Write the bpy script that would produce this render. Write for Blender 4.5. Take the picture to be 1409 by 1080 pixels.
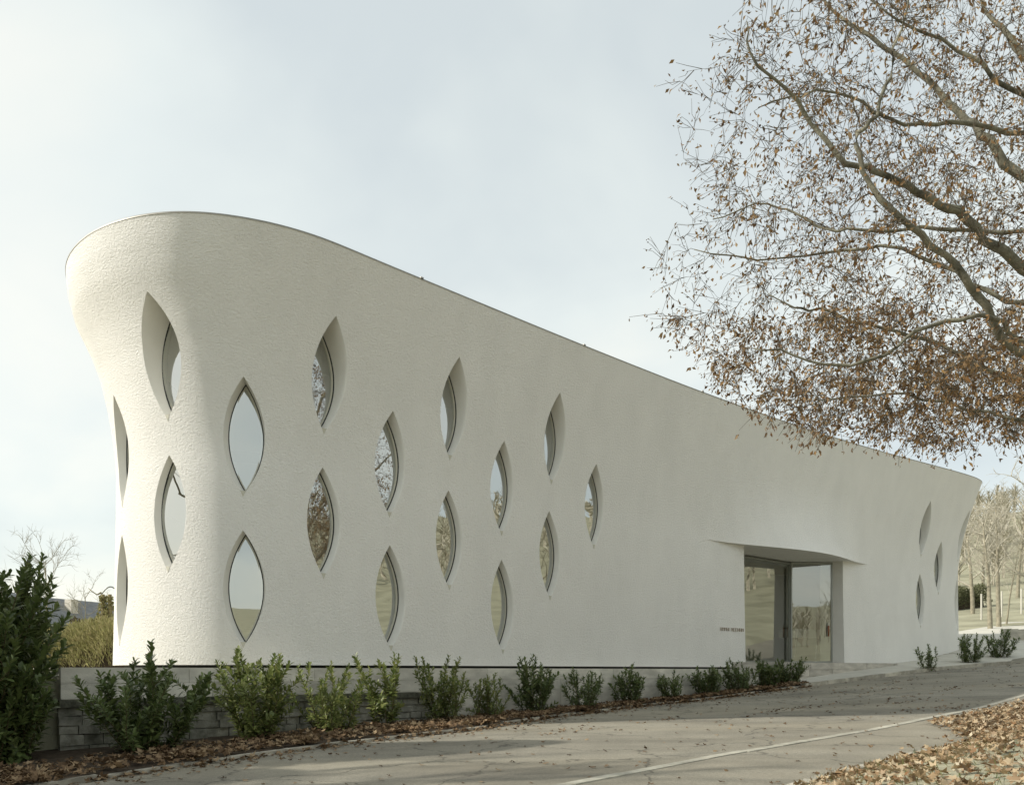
import bpy, math, random
import numpy as np
from mathutils import Vector, Matrix
from mathutils.geometry import delaunay_2d_cdt

random.seed(7); RNG = np.random.default_rng(7)
sc = bpy.context.scene
for o in list(bpy.data.objects): bpy.data.objects.remove(o)

# ---------------------------------------------------------------- camera (z = 0 is eye level)
FPX, CX, HY = 1200.0, 704.0, 922.0            # focal length, principal column and horizon row of the 1409 px photograph
cam_d = bpy.data.cameras.new('camera'); cam = bpy.data.objects.new('camera', cam_d)
sc.collection.objects.link(cam); sc.camera = cam
cam.location = (0, 0, 0); cam.rotation_euler = (math.radians(90), 0, 0)
cam_d.sensor_width = 36; cam_d.lens = FPX / 1409 * 36
cam_d.shift_y = (HY - 540) / 1409; cam_d.clip_start = .1; cam_d.clip_end = 4000

# ---------------------------------------------------------------- sky
SUN_FROM = Vector((-.985, -.17, 0)).normalized(); SUN_EL = math.radians(33)
w = bpy.data.worlds.new('World'); sc.world = w; w.use_nodes = True
nt = w.node_tree; nt.nodes.clear()
def wn(t, **k):
    n = nt.nodes.new(t)
    for a, b in k.items(): setattr(n, a, b)
    return n
L = nt.links.new
out = wn('ShaderNodeOutputWorld'); bg = wn('ShaderNodeBackground'); L(bg.outputs[0], out.inputs[0])
sky = wn('ShaderNodeTexSky', sky_type='NISHITA', sun_disc=False, sun_elevation=SUN_EL,
         sun_rotation=math.atan2(SUN_FROM.x, SUN_FROM.y), air_density=1.0, dust_density=2.5, ozone_density=1.0)
bg.inputs[1].default_value = .10
tc = wn('ShaderNodeTexCoord'); sep = wn('ShaderNodeSeparateXYZ'); L(tc.outputs['Generated'], sep.inputs[0])
zz = wn('ShaderNodeMath', operation='MAXIMUM'); L(sep.outputs[2], zz.inputs[0]); zz.inputs[1].default_value = 0
za = wn('ShaderNodeMath', operation='ADD'); L(zz.outputs[0], za.inputs[0]); za.inputs[1].default_value = .30
dv = wn('ShaderNodeVectorMath', operation='DIVIDE'); cb = wn('ShaderNodeCombineXYZ')
for i in range(3): L(za.outputs[0], cb.inputs[i])
L(tc.outputs['Generated'], dv.inputs[0]); L(cb.outputs[0], dv.inputs[1])
mp = wn('ShaderNodeMapping'); L(dv.outputs[0], mp.inputs[0]); mp.inputs['Scale'].default_value = (1, 1, .55); mp.inputs['Rotation'].default_value = (0, 0, .5); mp.inputs['Location'].default_value = (15.87, 16.44, 2.43)
n1 = wn('ShaderNodeTexNoise'); L(mp.outputs[0], n1.inputs[0]); n1.inputs['Scale'].default_value = 1.5; n1.inputs['Detail'].default_value = 5; n1.inputs['Roughness'].default_value = .46; n1.inputs['Distortion'].default_value = .35
hz = wn('ShaderNodeMath', operation='MULTIPLY_ADD'); L(zz.outputs[0], hz.inputs[0]); hz.inputs[1].default_value = -.30; hz.inputs[2].default_value = .09   # haze whitens the lower sky
ha = wn('ShaderNodeMath', operation='ADD'); L(n1.outputs[0], ha.inputs[0]); L(hz.outputs[0], ha.inputs[1])
cr = wn('ShaderNodeValToRGB'); L(ha.outputs[0], cr.inputs[0])
e = cr.color_ramp.elements
e[0].position = .33; e[0].color = (3.45, 3.72, 3.65, 1)         # thin grey-blue veil (times the strength 0.1)
e[1].position = .68; e[1].color = (5.0, 4.95, 4.4, 1)          # bright cloud
e2 = e.new(.50); e2.color = (4.25, 4.48, 4.2, 1)
mx = wn('ShaderNodeMix', data_type='RGBA'); mx.inputs[0].default_value = .82
L(sky.outputs[0], mx.inputs[6])
L(cr.outputs[0], mx.inputs[7]); L(mx.outputs[2], bg.inputs[0])

# ---------------------------------------------------------------- sun
sd = bpy.data.lights.new('sun', 'SUN'); sd.energy = 2.0; sd.angle = math.radians(.8); sd.color = (1, .955, .87)
sun = bpy.data.objects.new('sun', sd); sc.collection.objects.link(sun)
sdir = Vector((SUN_FROM.x * math.cos(SUN_EL), SUN_FROM.y * math.cos(SUN_EL), math.sin(SUN_EL)))
sun.rotation_euler = sdir.to_track_quat('Z', 'Y').to_euler(); sun.location = sdir * 60

sc.view_settings.view_transform = 'Standard'; sc.view_settings.look = 'None'
sc.view_settings.exposure = 1.12; sc.view_settings.gamma = 1
sc.render.engine = 'CYCLES'; sc.cycles.use_denoising = True
sc.cycles.max_bounces = 8; sc.cycles.transparent_max_bounces = 12

# ---------------------------------------------------------------- helpers
def px(x, y, Y): return Vector(((x - CX) / FPX * Y, Y, (HY - y) / FPX * Y))

def adopt(o, parent):
    if parent:
        o.parent = parent
        if parent.type == 'EMPTY': o.matrix_parent_inverse = Matrix.Translation(-parent.location)
def sub(name, parent):
    o = bpy.data.objects.new(name, None); sc.collection.objects.link(o); o.empty_display_size = .1; adopt(o, parent); return o
def put(name, verts, faces, m, parent=None, smooth=False, kind=None):
    me = bpy.data.meshes.new(name); me.from_pydata([tuple(v) for v in verts], [], faces); me.update()
    if m: me.materials.append(m)
    if smooth: me.polygons.foreach_set('use_smooth', [True] * len(me.polygons))
    o = bpy.data.objects.new(name, me); sc.collection.objects.link(o)
    adopt(o, parent)
    if kind: o['kind'] = kind
    return o
def put_np(name, V, F, m, parent=None, smooth=False, kind=None):
    V = np.asarray(V, np.float32); F = np.asarray(F, np.int32); k = F.shape[1]
    me = bpy.data.meshes.new(name)
    me.vertices.add(len(V)); me.vertices.foreach_set('co', V.ravel())
    me.loops.add(F.size); me.loops.foreach_set('vertex_index', F.ravel())
    me.polygons.add(len(F)); me.polygons.foreach_set('loop_start', np.arange(len(F)) * k)
    me.update(calc_edges=True); me.validate()
    if smooth: me.polygons.foreach_set('use_smooth', [True] * len(me.polygons))
    me.materials.append(m)
    o = bpy.data.objects.new(name, me); sc.collection.objects.link(o)
    adopt(o, parent)
    if kind: o['kind'] = kind
    return o
def thing(name, label, cat, group=None, loc=(0, 0, 0)):
    o = bpy.data.objects.new(name, None); sc.collection.objects.link(o); o.location = loc
    o.empty_display_size = .2
    return tag(o, label, cat, group)
def tag(o, label, cat, group=None):
    o['label'] = label; o['category'] = cat
    if group: o['group'] = group
    return o
def struct(o): o['kind'] = 'structure'; return o
BOXF = [(0, 3, 2, 1), (4, 5, 6, 7), (0, 1, 5, 4), (1, 2, 6, 5), (2, 3, 7, 6), (3, 0, 4, 7)]
def hexa(b, t): return list(b) + list(t), BOXF          # bottom quad, top quad
def tube(path, rad, n=8, cap=True):
    """tapered tube along a list of points; returns verts, quads"""
    P = [Vector(p) for p in path]; V = []; F = []
    up = Vector((.13, .21, .97))
    for i, p in enumerate(P):
        t = (P[min(i + 1, len(P) - 1)] - P[max(i - 1, 0)]).normalized()
        a = t.cross(up)
        if a.length < .05: a = t.cross(Vector((1, 0, 0)))
        a.normalize(); b = a.cross(t)
        r = rad[i] if hasattr(rad, '__len__') else rad
        for k in range(n):
            q = 2 * math.pi * k / n; V.append(p + (a * math.cos(q) + b * math.sin(q)) * r)
    for i in range(len(P) - 1):
        for k in range(n):
            F.append((i * n + k, i * n + (k + 1) % n, (i + 1) * n + (k + 1) % n, (i + 1) * n + k))
    if cap: F.append(tuple(range(n))[::-1]); F.append(tuple((len(P) - 1) * n + k for k in range(n)))
    return V, F
class MB:
    def __init__(s): s.V = []; s.F = []
    def add(s, vf):
        o = len(s.V); s.V += list(vf[0]); s.F += [tuple(i + o for i in f) for f in vf[1]]; return s
    def put(s, name, m, parent=None, smooth=False, kind=None): return put(name, s.V, s.F, m, parent, smooth, kind)

# ---------------------------------------------------------------- materials
MATS = {}
def mat(name, col, rough=.8, spec=.3, var=0., vscale=3., bump=0., bscale=40., detail=6, stretch=(1, 1, 1), col2=None, metal=0., bump2=None):
    m = bpy.data.materials.new(name); m.use_nodes = True; N = m.node_tree; b = N.nodes['Principled BSDF']
    b.inputs['Roughness'].default_value = rough; b.inputs['Specular IOR Level'].default_value = spec; b.inputs['Metallic'].default_value = metal
    b.inputs['Base Color'].default_value = (*col, 1)
    tc = N.nodes.new('ShaderNodeTexCoord'); mp = N.nodes.new('ShaderNodeMapping'); N.links.new(tc.outputs['Object'], mp.inputs[0]); mp.inputs['Scale'].default_value = stretch
    if var or col2:
        n = N.nodes.new('ShaderNodeTexNoise'); N.links.new(mp.outputs[0], n.inputs[0]); n.inputs['Scale'].default_value = vscale; n.inputs['Detail'].default_value = detail; n.inputs['Roughness'].default_value = .6
        r = N.nodes.new('ShaderNodeValToRGB'); N.links.new(n.outputs[0], r.inputs[0])
        c2 = col2 or tuple(c * (1 - var) for c in col)
        r.color_ramp.elements[0].position = .33; r.color_ramp.elements[0].color = (*c2, 1)
        r.color_ramp.elements[1].position = .66; r.color_ramp.elements[1].color = (*tuple(min(1, c * (1 + (var if not col2 else 0))) for c in col), 1)
        N.links.new(r.outputs[0], b.inputs['Base Color']); m['ramp'] = r.name
    if bump:
        n = N.nodes.new('ShaderNodeTexNoise'); N.links.new(mp.outputs[0], n.inputs[0]); n.inputs['Scale'].default_value = bscale; n.inputs['Detail'].default_value = 5; n.inputs['Roughness'].default_value = .65
        bp = N.nodes.new('ShaderNodeBump'); bp.inputs['Distance'].default_value = bump; bp.inputs['Strength'].default_value = 1; N.links.new(n.outputs[0], bp.inputs['Height'])
        if bump2:
            n2 = N.nodes.new('ShaderNodeTexNoise'); N.links.new(mp.outputs[0], n2.inputs[0]); n2.inputs['Scale'].default_value = bump2[1]; n2.inputs['Detail'].default_value = 3
            b2 = N.nodes.new('ShaderNodeBump'); b2.inputs['Distance'].default_value = bump2[0]; N.links.new(n2.outputs[0], b2.inputs['Height']); N.links.new(b2.outputs[0], bp.inputs['Normal'])
        N.links.new(bp.outputs[0], b.inputs['Normal'])
    if name in ('weathered_stone_block', 'shuttered_concrete', 'kerb_concrete', 'pale_channel_stone', 'boarded_step_concrete'):   # stone to stone
        oi = N.nodes.new('ShaderNodeObjectInfo'); mr = N.nodes.new('ShaderNodeMapRange'); mr.inputs[3].default_value = .78; mr.inputs[4].default_value = 1.12; N.links.new(oi.outputs['Random'], mr.inputs[0])
        v = N.nodes.new('ShaderNodeVectorMath'); v.operation = 'SCALE'; src = b.inputs['Base Color'].links[0].from_socket; N.links.new(src, v.inputs[0]); N.links.new(mr.outputs[0], v.inputs['Scale']); N.links.new(v.outputs[0], b.inputs['Base Color'])
    MATS[name] = m; return m
def leaf_mat(name, cols, trans=.35, rough=.5, spec=.3):
    """a colour per leaf (random per island), with light coming through"""
    m = bpy.data.materials.new(name); m.use_nodes = True; N = m.node_tree; b = N.nodes['Principled BSDF']
    g = N.nodes.new('ShaderNodeNewGeometry'); r = N.nodes.new('ShaderNodeValToRGB'); N.links.new(g.outputs['Random Per Island'], r.inputs[0])
    el = r.color_ramp.elements; el[0].position = 0; el[0].color = (*cols[0], 1); el[1].position = 1; el[1].color = (*cols[-1], 1)
    for i, c in enumerate(cols[1:-1]): k = el.new((i + 1) / (len(cols) - 1)); k.color = (*c, 1)
    N.links.new(r.outputs[0], b.inputs['Base Color']); b.inputs['Roughness'].default_value = rough; b.inputs['Specular IOR Level'].default_value = spec
    t = N.nodes.new('ShaderNodeBsdfTranslucent'); N.links.new(r.outputs[0], t.inputs[0])
    x = N.nodes.new('ShaderNodeMixShader'); x.inputs[0].default_value = trans
    N.links.new(b.outputs[0], x.inputs[1]); N.links.new(t.outputs[0], x.inputs[2]); N.links.new(x.outputs[0], N.nodes['Material Output'].inputs[0])
    return m

def plaster_mat():
    m = mat('white_roughcast', (.87, .852, .805), .93, .12, .028, 1.3, 0, stretch=(1, 1, .45))
    N = m.node_tree; b = N.nodes['Principled BSDF']; tc = [n for n in N.nodes if n.type == 'TEX_COORD'][0]
    # trowelled roughcast: coarse swirls plus grain
    n1 = N.nodes.new('ShaderNodeTexNoise'); n1.inputs['Scale'].default_value = 21; n1.inputs['Detail'].default_value = 6; n1.inputs['Roughness'].default_value = .68; n1.inputs['Distortion'].default_value = .15
    n2 = N.nodes.new('ShaderNodeTexNoise'); n2.inputs['Scale'].default_value = 70; n2.inputs['Detail'].default_value = 2
    n3 = N.nodes.new('ShaderNodeTexNoise'); n3.inputs['Scale'].default_value = 1.6; n3.inputs['Detail'].default_value = 3
    mp = N.nodes.new('ShaderNodeMapping'); mp.inputs['Scale'].default_value = (1, 1, 1.35)
    N.links.new(tc.outputs['Object'], mp.inputs[0])
    for n in (n1, n2, n3): N.links.new(mp.outputs[0], n.inputs[0])
    prev = None
    for n, d in ((n3, .004), (n1, .036), (n2, .007)):
        q = N.nodes.new('ShaderNodeBump'); q.inputs['Distance'].default_value = d; N.links.new(n.outputs[0], q.inputs['Height'])
        if prev: N.links.new(prev.outputs[0], q.inputs['Normal'])
        prev = q
    N.links.new(prev.outputs[0], b.inputs['Normal'])
    return m
M_PLASTER = plaster_mat()
M_REVEAL = mat('smooth_white_render', (.78, .765, .715), .9, .15, .03, 2, .003, 60)
M_COPING = mat('zinc_coping', (.30, .29, .26), .5, .5, .1, 3, metal=.6)
M_ROOF = mat('gravel_roof', (.35, .34, .31), .95, .2, .2, 20)
M_GASKET = mat('black_gasket', (.02, .022, .02), .5, .4)
M_FRAME = mat('pale_window_frame', (.55, .53, .44), .5, .4)
M_STEEL = mat('grey_steel', (.30, .31, .29), .4, .5, metal=.7)
M_CONC = mat('shuttered_concrete', (.62, .59, .51), .92, .2, .22, 1.6, .006, 30, stretch=(1, 1, 2.5))
M_CONC_OLD = mat('weathered_stone_block', (.47, .455, .385), .95, .2, 0, 3.2, .02, 16, col2=(.13, .13, .10))
M_MOSS = mat('dark_moss_ledge', (.12, .12, .09), 1, .1, .5, 8, .02, 14)
M_CONC_STEP = mat('boarded_step_concrete', (.52, .485, .42), .92, .2, .2, 2.2, .006, 28, stretch=(1, 1, 4))
M_INT_WALL = mat('interior_paint', (.70, .66, .55), .9, .2, .03, 1)
M_INT_FLOOR = mat('interior_floor', (.38, .33, .25), .6, .3, .1, 1)
M_WOOD = mat('red_brown_wood', (.26, .10, .05), .5, .4, .2, 12)
M_BRONZE = mat('bronze_letter', (.42, .36, .30), .5, .5, metal=.3)

def glass_mat(name, refl, tint=(.93, .97, .94), wave=.004):
    m = bpy.data.materials.new(name); m.use_nodes = True; N = m.node_tree; N.nodes.clear()
    o = N.nodes.new('ShaderNodeOutputMaterial'); g = N.nodes.new('ShaderNodeBsdfGlossy'); t = N.nodes.new('ShaderNodeBsdfTransparent')
    g.inputs['Roughness'].default_value = 0; g.inputs[0].default_value = (.93, .95, .92, 1); t.inputs[0].default_value = (*tint, 1)
    f = N.nodes.new('ShaderNodeFresnel'); f.inputs[0].default_value = 1.5
    a = N.nodes.new('ShaderNodeMath'); a.operation = 'MULTIPLY_ADD'; N.links.new(f.outputs[0], a.inputs[0]); a.inputs[1].default_value = 1 - refl; a.inputs[2].default_value = refl
    c = N.nodes.new('ShaderNodeMath'); c.operation = 'MINIMUM'; N.links.new(a.outputs[0], c.inputs[0]); c.inputs[1].default_value = 1
    wv = N.nodes.new('ShaderNodeTexNoise'); wv.inputs['Scale'].default_value = 1.1; wv.inputs['Detail'].default_value = 1; wt_ = N.nodes.new('ShaderNodeTexCoord'); N.links.new(wt_.outputs['Object'], wv.inputs[0])
    wb = N.nodes.new('ShaderNodeBump'); wb.inputs['Distance'].default_value = wave; N.links.new(wv.outputs[0], wb.inputs['Height']); N.links.new(wb.outputs[0], g.inputs['Normal'])      # rolled glass is never quite flat
    x = N.nodes.new('ShaderNodeMixShader'); N.links.new(c.outputs[0], x.inputs[0]); N.links.new(t.outputs[0], x.inputs[1]); N.links.new(g.outputs[0], x.inputs[2]); N.links.new(x.outputs[0], o.inputs[0])
    return m
M_GLASS = glass_mat('coated_window_glass', .50)
M_GLASS_D = glass_mat('entrance_glass', .30, wave=.0012)
# ---------------------------------------------------------------- plan of the house: outline of the roof edge, arc length S
H = 7.9
CTRL = [(-8.0,28.2),(-9.6,26.4),(-10.1,23.8),(-9.9,21.2),(-9.42,18.9),(-8.85,17.24),(-8.22,16.32),(-7.17,15.44),(-6.04,15.04),(-5.42,15.03),(-4.50,15.29),(-3.60,15.83),(-2.82,16.62),(-1.76,17.70),(-0.54,18.94),(0.87,20.37),(3.02,22.50),(5.0,24.41),(7.26,26.48),(9.34,28.30),(11.6,30.15),(13.57,31.68),(15.73,33.26),(18.2,35.1),(19.3,36.05),(19.98,37.0),(19.9,38.3),(18.9,39.8),(16.5,42.4),(13.6,45.4),(11.6,46.4),(9.4,45.4),(5,41),(0,36),(-5,31.1)]
def outline():
    P = np.array(CTRL, float); n = len(P); o = []
    for i in range(n):
        p0, p1, p2, p3 = P[i-1], P[i], P[(i+1) % n], P[(i+2) % n]
        Ln = np.linalg.norm(p2 - p1); k = max(4, int(Ln / .04)); d1 = np.linalg.norm(p1 - p0)**.5; d2 = Ln**.5; d3 = np.linalg.norm(p3 - p2)**.5
        m1 = (p2-p1) + d2*((p1-p0)/d1 - (p2-p0)/(d1+d2)); m2 = (p2-p1) + d2*((p3-p2)/d3 - (p3-p1)/(d2+d3))
        for j in range(k):
            t = j / k; o.append((2*t**3-3*t*t+1)*p1 + (t**3-2*t*t+t)*m1 + (-2*t**3+3*t*t)*p2 + (t**3-t*t)*m2)
    C = np.array(o)
    for it in range(3):
        D = np.linalg.norm(np.roll(C, -1, 0) - C, axis=1); S = np.concatenate([[0], np.cumsum(D)]); T = S[-1]; CC = np.vstack([C, C[:1]])
        N = int(T / .05); q = np.arange(N) * T / N; C = np.stack([np.interp(q, S, CC[:, k]) for k in (0, 1)], 1)
        if it < 2:
            g = np.exp(-.5 * (np.arange(-18, 19) / 6)**2); g /= g.sum(); C = sum(g[k] * np.roll(C, 18-k, 0) for k in range(37))
    tg = np.roll(C, -1, 0) - np.roll(C, 1, 0); tg /= np.linalg.norm(tg, axis=1)[:, None]
    nr = np.stack([tg[:, 1], -tg[:, 0]], 1); g = np.exp(-.5 * (np.arange(-30, 31) / 10)**2); g /= g.sum()
    nr = sum(g[k] * np.roll(nr, 30-k, 0) for k in range(61)); nr /= np.linalg.norm(nr, axis=1)[:, None]
    return C, nr, T
RC, RN, RT = outline(); NS = len(RC); DS = RT / NS; S_NOSE, S_CORNER = 15.8, 49.8
GT = [0, .1, .2, .34, .5, .64, .795, .9, 1.01]; GV = [0, .03, .08, .18, .33, .54, .85, .96, 1.]
def flare(s): return .92 - .36 / (1 + np.exp(-(s - (S_NOSE+4.2))/1.1)) / (1 + np.exp((s - (S_CORNER-5.5))/1.3))
def offs(s, z):
    t = np.clip((z - 4.)/3.9, 0, None); b = np.clip((4. - z)/4., 0, 1); k = 1/(1 + np.exp((s - (S_NOSE-.5))/.8))
    return flare(s)*(t**1.6*(1-k) + k*np.interp(t, GT, GV)) + .07*b**1.5
def cn(s):
    q = (np.asarray(s, float) % RT)/DS; i = np.floor(q).astype(int) % NS; fr = (q - np.floor(q))[..., None]
    n = RN[i]*(1-fr) + RN[(i+1) % NS]*fr
    return RC[i]*(1-fr) + RC[(i+1) % NS]*fr, n/np.linalg.norm(n, axis=-1, keepdims=True)
LIP_Z, LIP0, LIP1 = 3.88, 31.6, 41.4
def canopy(s):      # how far the brow over the entrance stands out
    t = np.clip((np.asarray(s, float) - LIP0)/(LIP1 - LIP0), 0, 1); t = t**1.12
    return .70*np.sin(np.pi*t)**1.7 + .05*np.sin(np.pi*t)
def wall_pt(s, z, above=False, inset=0.):
    s = np.asarray(s, float); z = np.asarray(z, float) + s*0
    c, n = cn(s); o = offs(s, z) - flare(s) - inset
    if above: o = o + canopy(s)*np.clip(1 - (z - LIP_Z)/2.3, 0, 1)**2
    return np.concatenate([c + n*o[..., None], z[..., None]], -1)
def inner_pt(s, z, inset):   # upright inner skin the panes stand in
    s = np.asarray(s, float); c, n = cn(s)
    return np.concatenate([c + n*(-flare(s) - inset)[..., None], (np.asarray(z, float) + s*0)[..., None]], -1)

# ---------------------------------------------------------------- ground: a runs along the front, b out from it
U2 = np.array([.7145, .6996]); N2 = np.array([.6996, -.7145]); O2 = np.array([1.63, 21.82]); A0 = float(O2 @ U2)
def ab(x, y): return x*U2[0] + y*U2[1], (x-O2[0])*N2[0] + (y-O2[1])*N2[1]
def xy(a, b):
    a = np.asarray(a, float); b = np.asarray(b, float)
    return O2[0] + (a-A0)*U2[0] + b*N2[0], O2[1] + (a-A0)*U2[1] + b*N2[1]
def at_b(x, b):     # point of the photograph's column x that stands b metres in front of the wall line
    k = (x - CX)/FPX; Y = (b + O2[0]*N2[0] + O2[1]*N2[1])/(k*N2[0] + N2[1]); return k*Y, Y
def zroad(a): return np.interp(a, [-60,-20,0,4.4,9.5,14.5,19.9,25,32.5,40,60,90], [-3.2,-2.3,-1.5,-1.26,-1.10,-1.0,-.82,-.52,0,.45,1.1,1.8])
def b_kerb(a): return np.interp(a, [-60,-20,3.5,7.9,10.3,14,18.1,24.9,32.5,36.9,60,120], [14,8,3.7,2.85,2.75,1.6,1.15,1.6,2.9,4.2,11,40])
def b_verge(a): return np.interp(a, [-60,-20,3,8.2,13,22,36.9,60,120], [21,14,10.8,10.3,10.3,10.4,12.2,19,48])
def smooth(a, b, x): t = np.clip((x-a)/(b-a), 0, 1); return t*t*(3-2*t)
_poly = np.concatenate([inner_pt(np.arange(0, RT, .5), 0., .35)[:, :2]])
def in_house(x, y):
    r = np.zeros(np.shape(x), bool); P = _poly; Q = np.roll(P, -1, 0)
    for (x0, y0), (x1, y1) in zip(P, Q):
        c = ((y0 > y) != (y1 > y)); r ^= c & (x < (x1-x0)*(y-y0)/((y1-y0) if y1 != y0 else 1e-9) + x0)
    return r
def zground(x, y):
    x = np.asarray(x, float); y = np.asarray(y, float); a, b = ab(x, y); bk = b_kerb(a); bv = b_verge(a); z = zroad(a)
    pav = smooth(24.5, 27.5, a)
    bed = z + .035*(1-pav) + pav*(.10 + np.clip(.045*(bk-b), 0, .28))
    terr = smooth(.12, -.06, b)*(1 - smooth(27, 29, a))            # terrace held by the concrete wall
    bed = bed*(1-terr) + terr*(-.02)
    ver = z + .09 + .30*smooth(0, 1.8, b-bv) + .05*np.clip(b-bv-1, 0, 40)
    g = np.where(b < bk, bed, np.where(b > bv, ver, z - .05))
    r = np.hypot(x, y); ph = np.degrees(np.arctan2(x, y))
    wt = np.interp(ph, [-180, 8, 24, 45, 62, 104, 118, 138, 165, 180], [0, 0, .82, .9, 1, 1, .78, .27, .0, 0])
    g = g + wt*np.interp(r, [38,60,90,150,230,330,900], [0,1.5,5.5,17,38,58,95])
    g = g + (1-wt)*np.interp(r, [90,260,520,1500], [0,3,34,60])
    g = np.where(in_house(x, y), np.minimum(g, -.45), g)
    return g
def axis(lo, f0, f1, hi, step, grow=1.22):
    m = list(np.arange(f0, f1, step)); v = f1; d = step
    while v < hi: m.append(v); d *= grow; v += d
    m.append(hi); v = f0; d = step; l = []
    while v > lo: d *= grow; v -= d; l.append(v)
    return np.array(l[::-1] + m)
def sheet(name, A_, B_, zf, m, parent=None):
    AA, BB = np.meshgrid(A_, B_, indexing='ij') if np.ndim(B_) == 1 else (np.repeat(A_[:, None], B_.shape[1], 1), B_)
    x, y = xy(AA, BB); z = zf(x, y, AA, BB); V = np.stack([x, y, z], -1).reshape(-1, 3); p, q = AA.shape
    i = np.arange(p*q).reshape(p, q); F = np.stack([i[:-1, :-1], i[:-1, 1:], i[1:, 1:], i[1:, :-1]], -1).reshape(-1, 4)
    return put_np(name, V, F, m, parent, True)

def ground_mat():
    m = mat('meadow', (.38, .365, .26), .95, .1, 0, .35, .03, 9, detail=10, col2=(.24, .23, .16)); return m
M_GROUND = ground_mat()
M_SOIL = mat('dark_bed_soil', (.075, .058, .042), 1, .1, .4, 6, .03, 12)
M_PAVE = mat('pale_concrete_pavement', (.52, .50, .435), .95, .2, .10, 1.2, .004, 50)
M_KERB = mat('kerb_concrete', (.42, .39, .32), .95, .2, .3, 3.5, .008, 30)
def asphalt_mat():
    m = mat('aged_asphalt', (.24, .222, .178), .9, .25, .17, .55, .006, 130, stretch=(1, 1, 1)); N = m.node_tree; b = N.nodes['Principled BSDF']
    tc = [n for n in N.nodes if n.type == 'TEX_COORD'][0]; base = N.nodes[m['ramp']]
    mp = N.nodes.new('ShaderNodeMapping'); N.links.new(tc.outputs['Object'], mp.inputs[0]); mp.inputs['Rotation'].default_value = (0, 0, -math.radians(44)); mp.inputs['Scale'].default_value = (.35, 1.5, 1)
    def noise(sc_, src, det=4):
        n = N.nodes.new('ShaderNodeTexNoise'); n.inputs['Scale'].default_value = sc_; n.inputs['Detail'].default_value = det; N.links.new(src, n.inputs[0]); return n
    def mul(col, fac_src, lo, hi, p0, p1):
        r = N.nodes.new('ShaderNodeMapRange'); r.inputs[1].default_value = p0; r.inputs[2].default_value = p1; r.inputs[3].default_value = lo; r.inputs[4].default_value = hi; N.links.new(fac_src, r.inputs[0])
        v = N.nodes.new('ShaderNodeVectorMath'); v.operation = 'SCALE'; N.links.new(col, v.inputs[0]); N.links.new(r.outputs[0], v.inputs['Scale']); return v.outputs[0]
    c = mul(base.outputs[0], noise(.8, mp.outputs[0], 5).outputs[0], .86, 1.14, .35, .65)      # wheel-worn streaks
    c = mul(c, noise(160, tc.outputs['Object'], 2).outputs[0], .65, 1.35, .3, .7)              # aggregate
    c = mul(c, noise(38, tc.outputs['Object'], 3).outputs[0], .82, 1.18, .3, .7)
    dn = noise(.33, mp.outputs[0], 5); dm = N.nodes.new('ShaderNodeMapRange'); N.links.new(dn.outputs[0], dm.inputs[0])      # pale dust dried on in patches, its colour also brightening the sunlit road
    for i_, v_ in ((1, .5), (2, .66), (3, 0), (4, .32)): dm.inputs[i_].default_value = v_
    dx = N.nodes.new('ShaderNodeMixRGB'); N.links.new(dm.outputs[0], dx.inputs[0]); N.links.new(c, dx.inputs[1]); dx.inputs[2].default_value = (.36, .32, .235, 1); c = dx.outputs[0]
    vo = N.nodes.new('ShaderNodeTexVoronoi'); vo.feature = 'DISTANCE_TO_EDGE'; vo.inputs['Scale'].default_value = .42
    nd = noise(1.8, tc.outputs['Object'], 6); ad = N.nodes.new('ShaderNodeMixRGB'); ad.blend_type = 'ADD'; ad.inputs[0].default_value = .9
    N.links.new(tc.outputs['Object'], ad.inputs[1]); N.links.new(nd.outputs[1], ad.inputs[2]); N.links.new(ad.outputs[0], vo.inputs['Vector'])
    c = mul(c, vo.outputs[0], .45, 1, .0, .012)                                               # cracks
    N.links.new(c, b.inputs['Base Color']); return m
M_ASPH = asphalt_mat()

ground = struct(sheet('ground', axis(-900, -4, 44, 1100, .3), axis(-1100, -3, 14, 900, .2), lambda x, y, a, b: zground(x, y) - .16*((b > .2) & (b < b_verge(a)+.12) & (a > -60) & (a < 110)), M_GROUND))
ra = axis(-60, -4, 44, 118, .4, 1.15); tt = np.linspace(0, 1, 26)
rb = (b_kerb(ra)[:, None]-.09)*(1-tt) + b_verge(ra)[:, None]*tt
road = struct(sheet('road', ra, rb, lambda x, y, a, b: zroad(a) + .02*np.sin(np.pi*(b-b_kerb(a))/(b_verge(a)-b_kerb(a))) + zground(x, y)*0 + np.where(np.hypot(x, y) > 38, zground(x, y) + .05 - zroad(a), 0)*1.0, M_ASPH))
def zroad_at(x, y):
    a, b = ab(x, y); return zroad(a) + .02*np.sin(np.pi*np.clip((b-b_kerb(a))/(b_verge(a)-b_kerb(a)), 0, 1))
ba = np.arange(-6, 25.4, .3); tt = np.linspace(0, 1, 14)
bbm = .1*(1-tt) + (b_kerb(ba)[:, None] - .118)*tt
bed = struct(sheet('planting_bed', ba, bbm, lambda x, y, a, b: zground(x, y) + .006 + .05*np.sin(np.pi*np.clip((b-.1)/(b_kerb(a)-.15), 0, 1)), M_SOIL))
pa = np.arange(25.1, 60, .4); bbm = np.where(pa < 38, -.2, -3.)[:, None]*(1-tt) + (b_kerb(pa)[:, None] - .05)*tt
pave = struct(sheet('pavement', pa, bbm, lambda x, y, a, b: zground(x, y) + .006, M_PAVE))
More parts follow.
